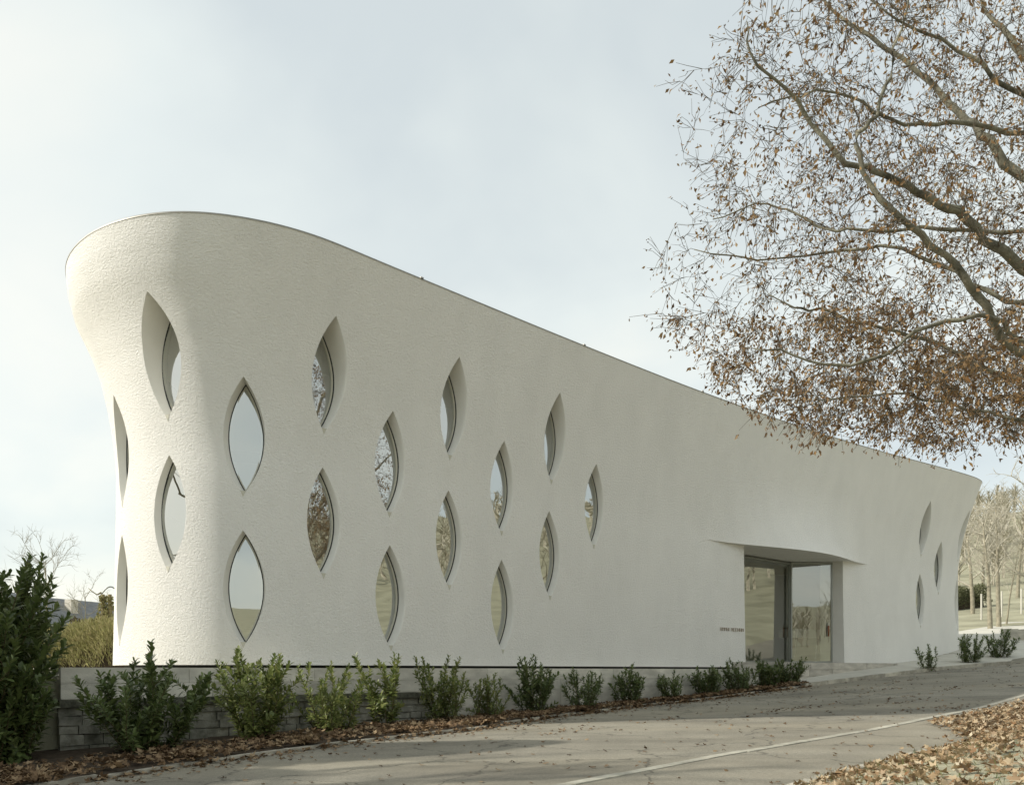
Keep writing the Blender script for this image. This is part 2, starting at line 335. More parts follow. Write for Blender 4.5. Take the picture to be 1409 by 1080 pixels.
# kerb stones along bed and pavement, edging along the verge, flush strip in the road
def stones(name, a0, a1, bf, z_lo, z_hi, wd, ln, m, jit=.006):
    root = bpy.data.objects.new(name, None); sc.collection.objects.link(root); root['kind'] = 'structure'
    a = a0
    while a < a1:
        l = ln*random.uniform(.9, 1.1); q = [(a+.006, bf(a)), (a+l-.006, bf(a+l))]; b = []; t = []
        j = random.uniform(-jit, jit); k = random.uniform(-jit, jit)
        for aa, b0, s in ((q[0][0], q[0][1], 0), (q[1][0], q[1][1], 0), (q[1][0], q[1][1], wd), (q[0][0], q[0][1], wd)):
            x, y = xy(aa, b0+s+j); zr = float(zroad(aa)); b.append((x, y, zr+z_lo)); t.append((x, y, zr+z_hi+k))
        V, F = hexa(b, t); put('kerb_stone', V, F, m, root); a += l
    return root
stones('kerb', -3, 25.1, lambda a: float(b_kerb(a))-.12, -.1, .05, .12, 1.0, M_KERB, .014)
stones('pavement_kerb', 25.15, 50, lambda a: float(b_kerb(a))-.12, -.1, .115, .13, 1.0, M_KERB)
stones('verge_edging', 2, 26, lambda a: float(b_verge(a)), -.1, .085, .13, 1.0, M_KERB, .012)
bs = lambda a: float(np.interp(a, [-4, 6.5, 18, 30], [8.7, 8.45, 8.2, 8.0]))
M_STRIP = mat('pale_channel_stone', (.42, .40, .33), .9, .2, .22, 5, .006, 40)
def strip():
    root = bpy.data.objects.new('road_channel', None); sc.collection.objects.link(root); root['kind'] = 'structure'; a = -2.
    while a < 26:
        l = random.uniform(.75, .95); j = random.uniform(-.008, .008); b = []; t = []; k = random.uniform(0, .006)
        for aa, s in ((a+.008, -.07), (a+l-.008, -.07+random.uniform(-.012, .012)), (a+l-.008, .07+random.uniform(-.012, .012)), (a+.008, .07)):
            x, y = xy(aa, bs(aa)+s+j); zz = float(zroad_at(x, y)); b.append((x, y, zz-.06)); t.append((x, y, zz+.008+k))
        V, F = hexa(b, t); put('channel_stone', V, F, M_STRIP, root); a += l
strip()
# ---------------------------------------------------------------- the house
house = thing('curved_house', 'long white roughcast building with flared curved walls and pointed oval windows', 'building', loc=(4, 28, .1))
Z_BASE = .10
WIN = [(12.72,4.28),(12.72,1.58),(14.87,5.68),(14.85,2.9),(16.87,4.3),(16.87,1.51),(18.78,5.67),(18.78,2.87),(20.33,4.24),(20.33,1.5),
       (21.87,5.66),(21.86,2.84),(23.44,4.19),(23.43,1.47),(25.1,5.62),(25.05,2.8),(26.72,4.21),(45.3,5.58),(46.86,4.17),(45.28,2.76),(49.0,5.66),(49.1,2.77)]
WH = 2.14
def lens(s0, z0, w_l, w_r, h, n=22):
    """pointed oval, counter-clockwise from the lower tip; half widths left and right"""
    P = []
    for i in range(n):      # right side, going up
        t = -1 + 2*i/n; P.append((s0 + w_r*(1-t*t), z0 + t*h/2))
    for i in range(n):
        t = 1 - 2*i/n; P.append((s0 - w_l*(1-t*t), z0 + t*h/2))
    return P
def wl(s):   # metres of roof arc for one metre of wall foot: the plan shrinks inward at the convex ends
    p = inner_pt(np.array([s-.1, s+.1]), 1., 0.)[:, :2]; return .2/np.linalg.norm(p[1]-p[0])
OPEN0, OPEN1 = 33.75, 39.62
S0, S1 = 8.0, 52.0
def facade():
    pts = []; edges = []; holes = []
    def loop(P, closed=True):
        o = len(pts); pts.extend(P)
        for i in range(len(P) - (0 if closed else 1)): edges.append((o+i, o+(i+1) % len(P)))
    bnd = []
    for s0, z0 in WIN:
        k = wl(s0); P = lens(s0, z0, .355*k, .385*k, WH); holes.append((s0, z0, .355*k, .385*k)); loop(P); bnd += P
    slit = [(s, LIP_Z) for s in np.linspace(LIP0, LIP1, 99)]; loop(slit, False); bnd += slit
    for sj in (OPEN0, OPEN1):
        jb = [(sj, z) for z in np.linspace(Z_BASE, LIP_Z-.02, 24)]; loop(jb, False); bnd += jb
    B = np.array(bnd); step = .13; ss = np.linspace(S0, S1, int((S1-S0)/step)+1); zs = np.linspace(Z_BASE, H, 60)
    G = np.array([(s, z) for s in ss for z in zs]); keep = np.ones(len(G), bool)
    for b in B: keep &= (np.abs(G - b).max(1) > .045)
    for s0, z0, a_, b_ in holes:
        t = np.clip((G[:, 1]-z0)/(WH/2), -1, 1); keep &= ~((np.abs(G[:, 1]-z0) < WH/2) & (G[:, 0] < s0+b_*(1-t*t)+.02) & (G[:, 0] > s0-a_*(1-t*t)-.02))
    pts += [tuple(g) for g in G[keep]]
    rv, re, rf, *_ = delaunay_2d_cdt([Vector(p) for p in pts], edges, [], 0, 1e-5)
    P = np.array([tuple(v) for v in rv]); T = np.array([tuple(f) for f in rf if len(f) == 3]); c = P[T].mean(1)
    ok = np.ones(len(T), bool)
    for s0, z0, a_, b_ in holes:
        t = np.clip((c[:, 1]-z0)/(WH/2), -1, 1); ok &= ~((np.abs(c[:, 1]-z0) < WH/2) & (c[:, 0] < s0+b_*(1-t*t)) & (c[:, 0] > s0-a_*(1-t*t)))
    ok &= ~((c[:, 0] > OPEN0) & (c[:, 0] < OPEN1) & (c[:, 1] < LIP_Z))
    T = T[ok]; c = c[ok]; up = c[:, 1] > LIP_Z
    n = len(P); V = np.concatenate([wall_pt(P[:, 0], P[:, 1]), wall_pt(P[:, 0], np.maximum(P[:, 1], LIP_Z*(P[:, 1] > LIP_Z-1e-3)), True)])
    same = ~((np.abs(P[:, 1]-LIP_Z) < 1e-3) & (P[:, 0] > LIP0+.02) & (P[:, 0] < LIP1-.02))
    T2 = np.where(up[:, None], T+n, T)
    mapv = np.arange(2*n); abv = P[:, 1] > LIP_Z+1e-3
    mapv[:n] = np.where(abv, np.arange(n)+n, np.arange(n)); mapv[n:] = np.where(same & ~abv, np.arange(n), np.arange(n)+n)
    T2 = mapv[T2]; used, inv = np.unique(T2, return_inverse=True)
    return V[used], inv.reshape(-1, 3)
V, F = facade()
# make every face look outwards
fn = np.cross(V[F[:, 1]]-V[F[:, 0]], V[F[:, 2]]-V[F[:, 0]]); cc = V[F].mean(1)[:, :2] - np.array([3., 30.])
si = np.argmin(((V[F].mean(1)[::50, None, :2] - RC[None])**2).sum(-1), 1)
if (fn[::50, :2]*RN[si]).sum() < 0: F = F[:, ::-1]
put_np('wall', V, F, M_PLASTER, house, True)
def back_wall():
    ss = np.linspace(S1, S0+RT, 90); zs = np.linspace(Z_BASE-.2, H, 16); SS, ZZ = np.meshgrid(ss, zs, indexing='ij')
    V = wall_pt(SS % RT, ZZ).reshape(-1, 3); i = np.arange(SS.size).reshape(SS.shape)
    F = np.stack([i[:-1, :-1], i[1:, :-1], i[1:, 1:], i[:-1, 1:]], -1).reshape(-1, 4)
    put_np('back_wall', V, F, M_PLASTER, house, True)
back_wall()
# roof deck and coping
rs = np.arange(0, RT, .12)
top = wall_pt(rs, H); inn = wall_pt(rs, H, inset=.30)
n = len(rs)
rv = np.concatenate([inn - [0, 0, .06], [[inn[:, 0].mean(), inn[:, 1].mean(), H-.06]]])
deck = wall_pt(rs, H, inset=.28); deck[:, 2] = H-.12
put('roof', [tuple(p) for p in deck], [tuple(range(n))], M_ROOF, house)
def coping():
    o = wall_pt(rs, H); c_, nn = cn(rs); nn3 = np.concatenate([nn, np.zeros((n, 1))], 1)
    prof = [(.006, -.008), (.008, .016), (-.30, .03), (-.30, -.12)]
    V = np.concatenate([o + nn3*p + [0, 0, q] for p, q in prof]); F = []
    for k in range(3):
        for i in range(n): j = (i+1) % n; F.append((k*n+i, k*n+j, (k+1)*n+j, (k+1)*n+i))
    put_np('coping', V, F, M_COPING, house, True)
coping()
# small joint clips on the coping
for s in np.arange(20.6, 50, 5.1):
    p = wall_pt(np.array([s-.035, s+.035]), H)
    a, b = p[0], p[1]; nn = cn(np.array(s))[1]; N3 = np.array([*nn, 0])
    q = [a+N3*.022, b+N3*.022, b-N3*.3, a-N3*.3]
    V, F = hexa([tuple(v+[0, 0, .012]) for v in q], [tuple(v+[0, 0, .04]) for v in q]); put('coping_clip', V, F, M_COPING, house)

# windows: scooped reveal, gasket, frame, pane, drip at the foot
def ring_strip(rings, closed=True):
    V = np.concatenate(rings); m = len(rings[0]); F = []
    for k in range(len(rings)-1):
        for i in range(m): j = (i+1) % m; F.append((k*m+i, k*m+j, (k+1)*m+j, (k+1)*m+i))
    return V, F
IN = .15
def window(s0, z0):
    k = wl(s0); n = 22; main = s0 > 17.5
    W = sub('window', house)
    P0 = np.array(lens(s0, z0, .355*k, .385*k, WH, n)); sk = .065*k if 16 < s0 < 17.5 else 0.; P1 = np.array(lens(s0+sk, z0+.01, .335*k, .335*k, WH-.10, n))
    scoop = .62 if main else .25
    rings = []; K = 7
    side = np.clip((P0[:, 0]-s0)/(.385*k), -1, 1)
    for q in range(K+1):
        t = q/K
        lat = np.where(side > 0, t**(1/(1+scoop*side)), t)          # right cheek eases round from the wall
        dep = np.where(side > 0, t**(1+1.3*scoop*side), t)
        s = P0[:, 0]*(1-lat) + P1[:, 0]*lat; z = P0[:, 1]*(1-t) + P1[:, 1]*t
        o = wall_pt(s, z); i_ = inner_pt(s, z, IN); rings.append(o*(1-dep[:, None]) + i_*dep[:, None])
    V, F = ring_strip(rings); put_np('reveal', V, F, M_REVEAL, W, True)
    def lens_in(sc_, ins): 
        Q = np.array(lens(s0+sk, z0+.01, .335*k*sc_, .335*k*sc_, (WH-.10)*(1-(1-sc_)*.6), n)); return inner_pt(Q[:, 0], Q[:, 1], ins)
    g = [lens_in(1.01, IN-.012), lens_in(.95, IN-.012), lens_in(.95, IN+.03)]; V, F = ring_strip(g); put_np('gasket', V, F, M_GASKET, W)
    g = [lens_in(.955, IN+.006), lens_in(.875, IN+.006), lens_in(.875, IN+.09), lens_in(1.0, IN+.09)]; V, F = ring_strip(g); put_np('frame', V, F, M_FRAME, W, False)
    # flat pane in the tangent plane
    c_, nn = cn(np.array(s0+sk)); N3 = np.array([nn[0], nn[1], 0]); T3 = np.array([-nn[1], nn[0], 0]); c0 = inner_pt(np.array(s0+sk), z0, IN+.012)
    Q = lens_in(.97, IN+.012); d = Q - c0; Q = c0 + np.outer(d @ T3, T3) + np.outer(d[:, 2], [0, 0, 1])
    put('pane', [tuple(q) for q in Q], [tuple(range(len(Q)))], M_GLASS, W)
    # little triangular drip plate under the lower tip
    zt = z0 - WH/2; p = lambda ds, z, o: tuple(wall_pt(np.array(s0+ds*k), z)+N3*o)
    f = [p(-.05, zt+.085, .004), p(.05, zt+.085, .004), p(0, zt-.03, .006)]; g = [p(-.05, zt+.085, -.10), p(.05, zt+.085, -.10), p(0, zt-.03, -.02)]
    put('drip_plate', f+g, [(0, 2, 1), (3, 4, 5), (0, 1, 4, 3), (1, 2, 5, 4), (2, 0, 3, 5)], M_FRAME, W)
for s0, z0 in WIN: window(s0, z0)

# entrance: brow soffit, cheeks, two glass leaves, wooden pull, sill, boarded plinth
ss = np.linspace(LIP0, LIP1, 99); lo = wall_pt(ss, LIP_Z, True); bk = wall_pt(ss, LIP_Z) - np.concatenate([cn(ss)[1], np.zeros((99, 1))], 1)*np.where((ss > OPEN0-.02) & (ss < OPEN1+.02), 2.2, .05)[:, None]
V = np.concatenate([lo, bk]); F = [(i, i+1, 99+i+1, 99+i) for i in range(98)]
put_np('soffit', V, F, M_REVEAL, house, False)
def P3(s, inset, z): return np.concatenate([wall_pt(np.array(s), LIP_Z-.4)[:2] - cn(np.array(s))[1]*inset, [z]])
def cheek(s, inset):
    zs = np.linspace(Z_BASE-.2, LIP_Z-.001, 12); V = []; F = []
    for z in zs:
        o = wall_pt(np.array(s), max(z, Z_BASE)); o[2] = z; i_ = P3(s, inset, z); V += [tuple(o), tuple(i_)]
    F = [(2*i, 2*i+1, 2*i+3, 2*i+2) for i in range(11)]; put('door_cheek', V, F, M_REVEAL, house)
cheek(OPEN0, 1.3); cheek(OPEN1, .9)
gL = P3(OPEN0, 1.1, 0)[:2]; gM = np.array([9.94, 31.15]); gR = P3(OPEN1, .42, 0)[:2]
Z_F = .28
entr = sub('entrance_door', house)
def glass_leaf(a, b, top, name):
    d = (b-a)/np.linalg.norm(b-a); nrm = np.array([d[1], -d[0]])
    put(name, [(*a, Z_F), (*b, Z_F), (*b, top), (*a, top)], [(0, 1, 2, 3)], M_GLASS_D, entr)
    mb = MB()
    def bar(p, q, z0, z1, wd):
        p, q = np.array(p), np.array(q); v = [p-nrm*wd, q-nrm*wd, q+nrm*wd, p+nrm*wd]; mb.add(hexa([(*w_, z0) for w_ in v], [(*w_, z1) for w_ in v]))
    bar(a+d*.03, b-d*.03, Z_F-.05, Z_F+.05, .03); bar(a+d*.03, b-d*.03, top-.04, top+.02, .03); bar(a, a+d*.045, Z_F-.05, top+.02, .032); bar(b-d*.045, b, Z_F-.05, top+.02, .032)
    mb.put('door_frame', M_STEEL, entr)
glass_leaf(gL, gM-np.array([.02, 0]), 3.80, 'glass_pane'); glass_leaf(gM+np.array([.02, .01]), gR, 3.84, 'glass_pane')
d = (gR-gM)/np.linalg.norm(gR-gM); hp = gM + d*(np.linalg.norm(gR-gM)-.17) + np.array([d[1], -d[0]])*.07
V, F = tube([(*hp, 1.22), (*hp, 1.60)], .028, 10); put('pull_handle', V, F, M_WOOD, entr, True)
for z in (1.26, 1.56):
    V, F = tube([(*hp, z), (*(hp-np.array([d[1], -d[0]])*.09), z)], .01, 6); put('handle_fixing', V, F, M_STEEL, entr)
V, F = tube([(*hp, 1.60), (*hp, 1.70)], .03, 10); put('lock_box', V, F, M_FRAME, entr)
# porch floor and boarded concrete plinth
def slab(name, pts_lo, z0, z1, m, parent): 
    n_ = len(pts_lo); V = [(p[0], p[1], z0) for p in pts_lo] + [(p[0], p[1], z1) for p in pts_lo]
    F = [tuple(range(n_))[::-1], tuple(range(n_, 2*n_))] + [(i, (i+1) % n_, n_+(i+1) % n_, n_+i) for i in range(n_)]
    return put(name, V, F, m, parent)
fo = [P3(s, -.55 if s > 34.6 else -.1, 0)[:2] for s in np.linspace(33.0, 42.4, 16)]; bi = [P3(s, 3.2, 0)[:2] for s in np.linspace(42.4, 33.0, 16)]
porch = slab('porch_plinth', [*bi[::-1], *fo[::-1]], -1.2, Z_F-.02, M_CONC_STEP, None)
tag(porch, 'low boarded concrete plinth carrying the glazed entrance', 'plinth')
# boards of the plinth front
for r, (z0, z1) in enumerate(((-.42, -.20), (-.19, .02), (.03, .245))):
    s = 34.7 + .3*r
    while s < 42.2:
        l = random.uniform(1.2, 1.9); e_ = min(s+l, 42.3); q = [P3(s+.01, -.555, 0)[:2], P3(e_-.01, -.555, 0)[:2], P3(e_-.01, -.53-.045-random.uniform(0, .01), 0)[:2], P3(s+.01, -.575-random.uniform(0, .01), 0)[:2]]
        V, F = hexa([(*p, z0) for p in q[::-1]], [(*p, z1) for p in q[::-1]]); put('board', V, F, M_CONC_STEP, porch); s = e_
# lettering beside the door: too small to read, short bronze strokes
let = sub('lettering', house)
def stroke(s, z, w_, h_):
    q = wall_pt(np.array([s-w_/2, s+w_/2]), z); nn = cn(np.array(s))[1]; N3 = np.array([*nn, 0])
    b = [q[0]+N3*.002, q[1]+N3*.002, q[1]+N3*.02, q[0]+N3*.02]; V, F = hexa([tuple(v-[0, 0, h_/2]) for v in b], [tuple(v+[0, 0, h_/2]) for v in b]); put('letter_stroke', V, F, M_BRONZE, let)
s = 32.42; z = 1.25
for i, k in enumerate('HMMHINEEHHM'):
    if k in 'HMIN':
        stroke(s, z, .011, .10)
        if k != 'I': stroke(s+.075, z, .011, .10); stroke(s+.037, z+(.0 if k == 'H' else .03), .05, .011)
    else:
        stroke(s, z, .011, .10); [stroke(s+.045, z+q, .06, .011) for q in (-.047, 0, .047)]
    s += .115

# inside: floors, ceilings and a core wall that show through the panes
isx = np.arange(0, RT, .4)
def plate(z, ins, m, name): p = inner_pt(isx, z, ins); put(name, [tuple(v) for v in p], [tuple(range(len(p)))], m, house)
plate(Z_BASE, .36, M_INT_FLOOR, 'floor'); plate(3.92, .36, M_INT_WALL, 'storey_ceiling'); plate(4.12, .36, M_INT_FLOOR, 'upper_floor'); plate(7.35, .36, M_INT_WALL, 'upper_ceiling')
cw = inner_pt(isx, 0., 4.2)
put('core_wall', [(v[0], v[1], Z_BASE) for v in cw[::2]] + [(v[0], v[1], 7.35) for v in cw[::2]], [(i, (i+1) % len(cw[::2]), len(cw[::2])+(i+1) % len(cw[::2]), len(cw[::2])+i) for i in range(len(cw[::2]))], M_INT_WALL, house)
# plinth the house stands on (dark shadow joint shows between)
pl = inner_pt(isx, 0., .14); slab('plinth', [v[:2] for v in pl], -1.5, Z_BASE+.01, M_GASKET, house)

# ---------------------------------------------------------------- retaining wall
rw = thing('retaining_wall', 'grey shuttered concrete retaining wall with old mossy block courses below it', 'wall', loc=(-2, 18.4, -1.2))
def ab_box(a0, a1, b0, b1, z0, z1, m, name, parent, j=0.):
    q = [xy(a0, b0), xy(a1, b0), xy(a1, b1), xy(a0, b1)]
    jj = [random.uniform(-j, j) for _ in range(8)]
    V = [(float(p[0]), float(p[1]), z0+jj[i]) for i, p in enumerate(q)] + [(float(p[0]), float(p[1]), z1+jj[4+i]) for i, p in enumerate(q)]
    return put(name, V, [f[::-1] for f in BOXF], m, parent)
A_L = 4.35
ab_box(A_L+.03, 27.5, -.22, .235, -1.9, .035, M_CONC, 'core', rw)
ab_box(A_L+.03, A_L+.33, -7, -.23, -1.9, .035, M_CONC, 'return_wall', rw)
for r, (z0, z1) in enumerate(((-.20, .045), (-.44, -.206), (-.80, -.446), (-1.5, -.806))):
    a = A_L + (.0 if r == 0 else .0)
    while a < 27.4:
        l = min(random.choice((2.0, 2.4, 2.4)), 27.45-a)
        if l < .3: break
        if not (r >= 2 and a < 9.2): ab_box(a, a+l-.007, .236, .25+random.uniform(0, .006), z0, z1, M_CONC, 'concrete_panel', rw)
        a += l
ab_box(A_L-.05, 11.4, .24, .36, -.56, -.45, M_MOSS, 'ledge', rw)
z = -.565
for r in range(7):
    h = random.uniform(.13, .17); a = A_L - .03 + random.uniform(-.02, .0)
    while a < 11.3:
        l = random.uniform(.26, .46); pr = random.uniform(-.035, .03); ab_box(a, a+l-.014, .237, .315+pr, z-h+.012, z, M_CONC_OLD, 'block', rw, .011); a += l
    z -= h

# a few things inside that show through the glass
M_WHITE = mat('white_lacquer', (.75, .74, .70), .4, .4); M_RED = mat('red_fabric', (.42, .05, .035), .8, .2)
ct = thing('counter', 'white counter on slanted legs inside the glass entrance', 'counter', loc=(11.4, 33.2, Z_F))
def obox(name, p, q, wd, z0, z1, m, T):
    p, q = np.array(p), np.array(q); d_ = (q-p)/np.linalg.norm(q-p); n_ = np.array([d_[1], -d_[0]])*wd/2; v = [p-n_, q-n_, q+n_, p+n_]; V, F = hexa([(*a, z0) for a in v], [(*a, z1) for a in v]); return put(name, V, F, m, T)
obox('counter_top', (10.2, 32.7), (12.9, 33.9), .6, 1.22, 1.55, M_WHITE, ct); obox('counter_panel', (10.4, 32.95), (12.7, 33.97), .05, .95, 1.22, M_WHITE, ct)
for t in (.15, .5, .85):
    a = np.array((10.2, 32.7))*(1-t) + np.array((12.9, 33.9))*t; V, F = tube([(a[0], a[1], Z_F-.18), (a[0]+.14, a[1]+.05, 1.22)], .05, 8); put('leg', V, F, M_STEEL, ct)
cx_, cy_ = -4.75, 17.1; rc = thing('red_chair', 'small red chair inside, seen through the lowest window near the rounded end', 'chair', loc=(cx_, cy_, Z_BASE))
obox('seat', (cx_-.24, cy_), (cx_+.24, cy_), .46, .50, .58, M_RED, rc); obox('backrest', (cx_-.24, cy_+.22), (cx_+.24, cy_+.22), .06, .60, 1.05, M_RED, rc)
for dx_ in (-.2, .2):
    for dy_ in (-.18, .18): V, F = tube([(cx_+dx_, cy_+dy_, Z_BASE), (cx_+dx_*.9, cy_+dy_*.9, .50)], .018, 6); put('leg', V, F, M_STEEL, rc)
# ---------------------------------------------------------------- leaves
def unit(v): return v/np.maximum(np.linalg.norm(v, axis=-1, keepdims=True), 1e-9)
def leaf_mesh(P, D, Nn, Ln, Wd, fold=.25, curl=.15, broad=False):
    """one folded, curled leaf per point: P base, D axis, Nn upper side; returns verts, tris"""
    P, D = np.asarray(P, float), unit(np.asarray(D, float)); Nn = np.asarray(Nn, float); Sd = unit(np.cross(D, Nn)); Nn = np.cross(Sd, D)
    Ln = np.asarray(Ln, float)[:, None]; Wd = np.asarray(Wd, float)[:, None]; n = len(P)
    if broad:
        prof = [(0, 0, 0), (.28, .42, 1), (.68, .47, 1), (1, 0, 0)]
        c = np.broadcast_to(np.asarray(curl, float).reshape(-1, 1), (n, 1)); v = []
        def at(t, s): return P + D*Ln*t + Sd*Wd*s + Nn*(np.abs(s)*Wd*fold - c*Ln*t*t)
        v = [at(0, 0), at(.34, -.36), at(.34, 0), at(.34, .36), at(.74, -.46), at(.74, 0), at(.74, .46), at(1, 0)]
        f = [(0, 1, 2), (0, 2, 3), (1, 4, 5), (1, 5, 2), (2, 5, 6), (2, 6, 3), (4, 7, 5), (5, 7, 6)]
    else:
        c = np.broadcast_to(np.asarray(curl, float).reshape(-1, 1), (n, 1))
        def at(t, s): return P + D*Ln*t + Sd*Wd*s + Nn*(np.abs(s)*Wd*fold*2 - c*Ln*t*t)
        v = [at(0, 0), at(.5, -.5), at(.5, 0), at(.5, .5), at(1, 0)]
        f = [(0, 1, 2), (0, 2, 3), (1, 4, 2), (2, 4, 3)]
    k = len(v); V = np.stack(v, 1).reshape(-1, 3); F = (np.array(f)[None] + (np.arange(n)*k)[:, None, None]).reshape(-1, 3)
    return V, F
def lobed_leaf(P, D, Nn, Ln, rg):
    """dry lobed leaf: a crumpled fan of nine points round the stalk"""
    P, D = np.asarray(P, float), unit(np.asarray(D, float)); Sd = unit(np.cross(D, Nn)); Nn = np.cross(Sd, D); n = len(P); Ln = np.asarray(Ln)[:, None]
    an = np.radians([-160, -118, -82, -50, -24, 0, 24, 50, 82, 118, 160]); ra = np.array([.34, .62, .40, .86, .52, 1., .52, .86, .40, .62, .34])
    v = [P + Nn*rg.normal(.02, .05, (n, 1))*Ln]; cup = rg.normal(.12, .22, (n, 1)); rol = rg.normal(0, .25, (n, 1))
    for a_, r_ in zip(an, ra):
        r2 = r_*rg.uniform(.78, 1.15, (n, 1))*.62; v.append(P + (D*math.cos(a_) + Sd*math.sin(a_))*r2*Ln + Nn*Ln*(cup*r2 + rol*r2*math.sin(a_)**2 + rg.normal(0, .06, (n, 1))))
    k = 12; V = np.stack(v, 1).reshape(-1, 3); f = np.array([(0, i, i+1) for i in range(1, 11)]); F = (f[None] + (np.arange(n)*k)[:, None, None]).reshape(-1, 3)
    return V, F
def march(x, y, lo=4., hi=600., zf=None):
    k = (x-CX)/FPX; e_ = (HY-y)/FPX; Y = lo
    while Y < hi:
        if float(zground(k*Y, Y)) >= e_*Y: return k*Y, Y, float(zground(k*Y, Y))
        Y += .1 if Y < 60 else .5
    return k*hi, hi, float(zground(k*hi, hi))

M_LAUREL = leaf_mat('laurel_leaf', [(.07, .10, .034), (.105, .145, .048), (.15, .195, .065), (.21, .25, .095)], .3, .4, .45)
M_LAUREL_Y = leaf_mat('young_sunlit_laurel_leaf', [(.11, .15, .042), (.16, .20, .06), (.22, .255, .08), (.32, .33, .12)], .4, .42, .45)  # lighter copy for the sunlit bushes, their sunlight put into the colour
M_STEM = mat('green_brown_stem', (.12, .10, .055), .8, .2, .2, 20)
LEAF_DATA = []
def leaf_data(m):
    V, F = leaf_mesh([[0, 0, 0]], [[1, 0, 0]], [[0, 0, 1]], [1.], [.45], .25, .18, True)
    me = bpy.data.meshes.new('leaf'); me.from_pydata(V.tolist(), [], F.tolist()); me.materials.append(m); me.update(); return me
def bush(label, base, h, w, nst, leafl, young, loose=0, seed=0, side=3, group='laurels planted along the wall', name='laurel_bush', cat='bush', dens=1., lean=(0, 0), tall=1.):
    rg = np.random.default_rng(seed+100); T = thing(name, label, cat, group, base); B = np.array(base)
    stems = MB(); P = []; D = []; NN = []; Ls = []
    def shoot(p0, d0, ln, r, lf0, lvl):
        n = 7; pts = [np.array(p0)]; d = np.array(d0); d = d/np.linalg.norm(d)
        for i in range(n):
            d = unit(d + rg.normal(0, .11, 3) + np.array([0, 0, .10])); pts.append(pts[-1] + d*ln/n)
        stems.add(tube(pts, np.linspace(r, r*.35, n+1), 5, False))
        cnt = max(6, int(ln*54*dens)); ph = rg.uniform(0, 6.28)
        for q in range(cnt):
            t = lf0 + (1-lf0)*(q+.5)/cnt; i = min(int(t*n), n-1); fr = t*n-i; p = pts[i]*(1-fr) + pts[i+1]*fr; ax = unit(pts[i+1]-pts[i])
            ph += 2.4 + rg.normal(0, .25); e1 = unit(np.cross(ax, [.3, .5, .1])); e2 = np.cross(ax, e1); rad = e1*math.cos(ph) + e2*math.sin(ph)
            upn = .25 + .75*t; dd = unit(rad*(1.15-.55*t) + ax*(.35+.5*t) + np.array([0, 0, .15*upn]) + rg.normal(0, .18, 3))
            P.append(p); D.append(dd); NN.append(unit(np.array([0, 0, 1.]) + rad*-.5 + ax*.6 + rg.normal(0, .25, 3))); Ls.append(leafl*rg.uniform(.65, 1.15)*(1-.25*(t > .93)))
        if lvl == 0:
            for j in range(side):
                t = rg.uniform(.04, .8); i = int(t*n); az = rg.uniform(0, 6.28)
                shoot(pts[i], [math.cos(az)*.9, math.sin(az)*.9, .35+.5*t], ln*rg.uniform(.22, .42), r*.55, .15, 1)
    for k in range(nst):
        az = 2*math.pi*k/nst + rg.uniform(-.4, .4); rr = rg.uniform(.15, 1)**.6; hh = h*rg.uniform(.72, 1.04)*(1-.42*rr*rr*(1 if nst > 5 else .3))
        off = np.array([math.cos(az), math.sin(az), 0])*w*.5*rr
        d0 = off*.85 + np.array([lean[0], lean[1], hh]); shoot(B + off*.38 - [0, 0, .05], d0, np.linalg.norm(d0)*.93, .011*tall, .10, 0)
    stems.put('stem', M_STEM, T, True)
    P, D, NN, Ls = map(np.array, (P, D, NN, Ls)); keep = np.ones(len(P), bool); m = M_LAUREL_Y if young else M_LAUREL  # young picks the lighter leaf with sunlight in its colour
    if loose:      # the leaves that show largest are objects of their own
        order = np.argsort(P[:, 1] - .4*P[:, 2])[:loose*2][::2]; keep[order] = False; me = leaf_data(m)
        for i in order:
            o = bpy.data.objects.new('leaf', me); sc.collection.objects.link(o); adopt(o, T)
            d = D[i]; s_ = unit(np.cross(d, NN[i])); n_ = np.cross(s_, d); Lf = Ls[i]
            o.matrix_basis = Matrix(((d[0]*Lf, -s_[0]*Lf, n_[0]*Lf, P[i][0]), (d[1]*Lf, -s_[1]*Lf, n_[1]*Lf, P[i][1]), (d[2]*Lf, -s_[2]*Lf, n_[2]*Lf, P[i][2]), (0, 0, 0, 1)))
    V, F = leaf_mesh(P[keep], D[keep], NN[keep], Ls[keep], Ls[keep]*.45, .25, .18, True)
    put_np('foliage', V, F, m, T, True, 'stuff'); return T
def bpos(x, b): X, Y = at_b(x, b); return (X, Y, float(zground(X, Y)) + .02)
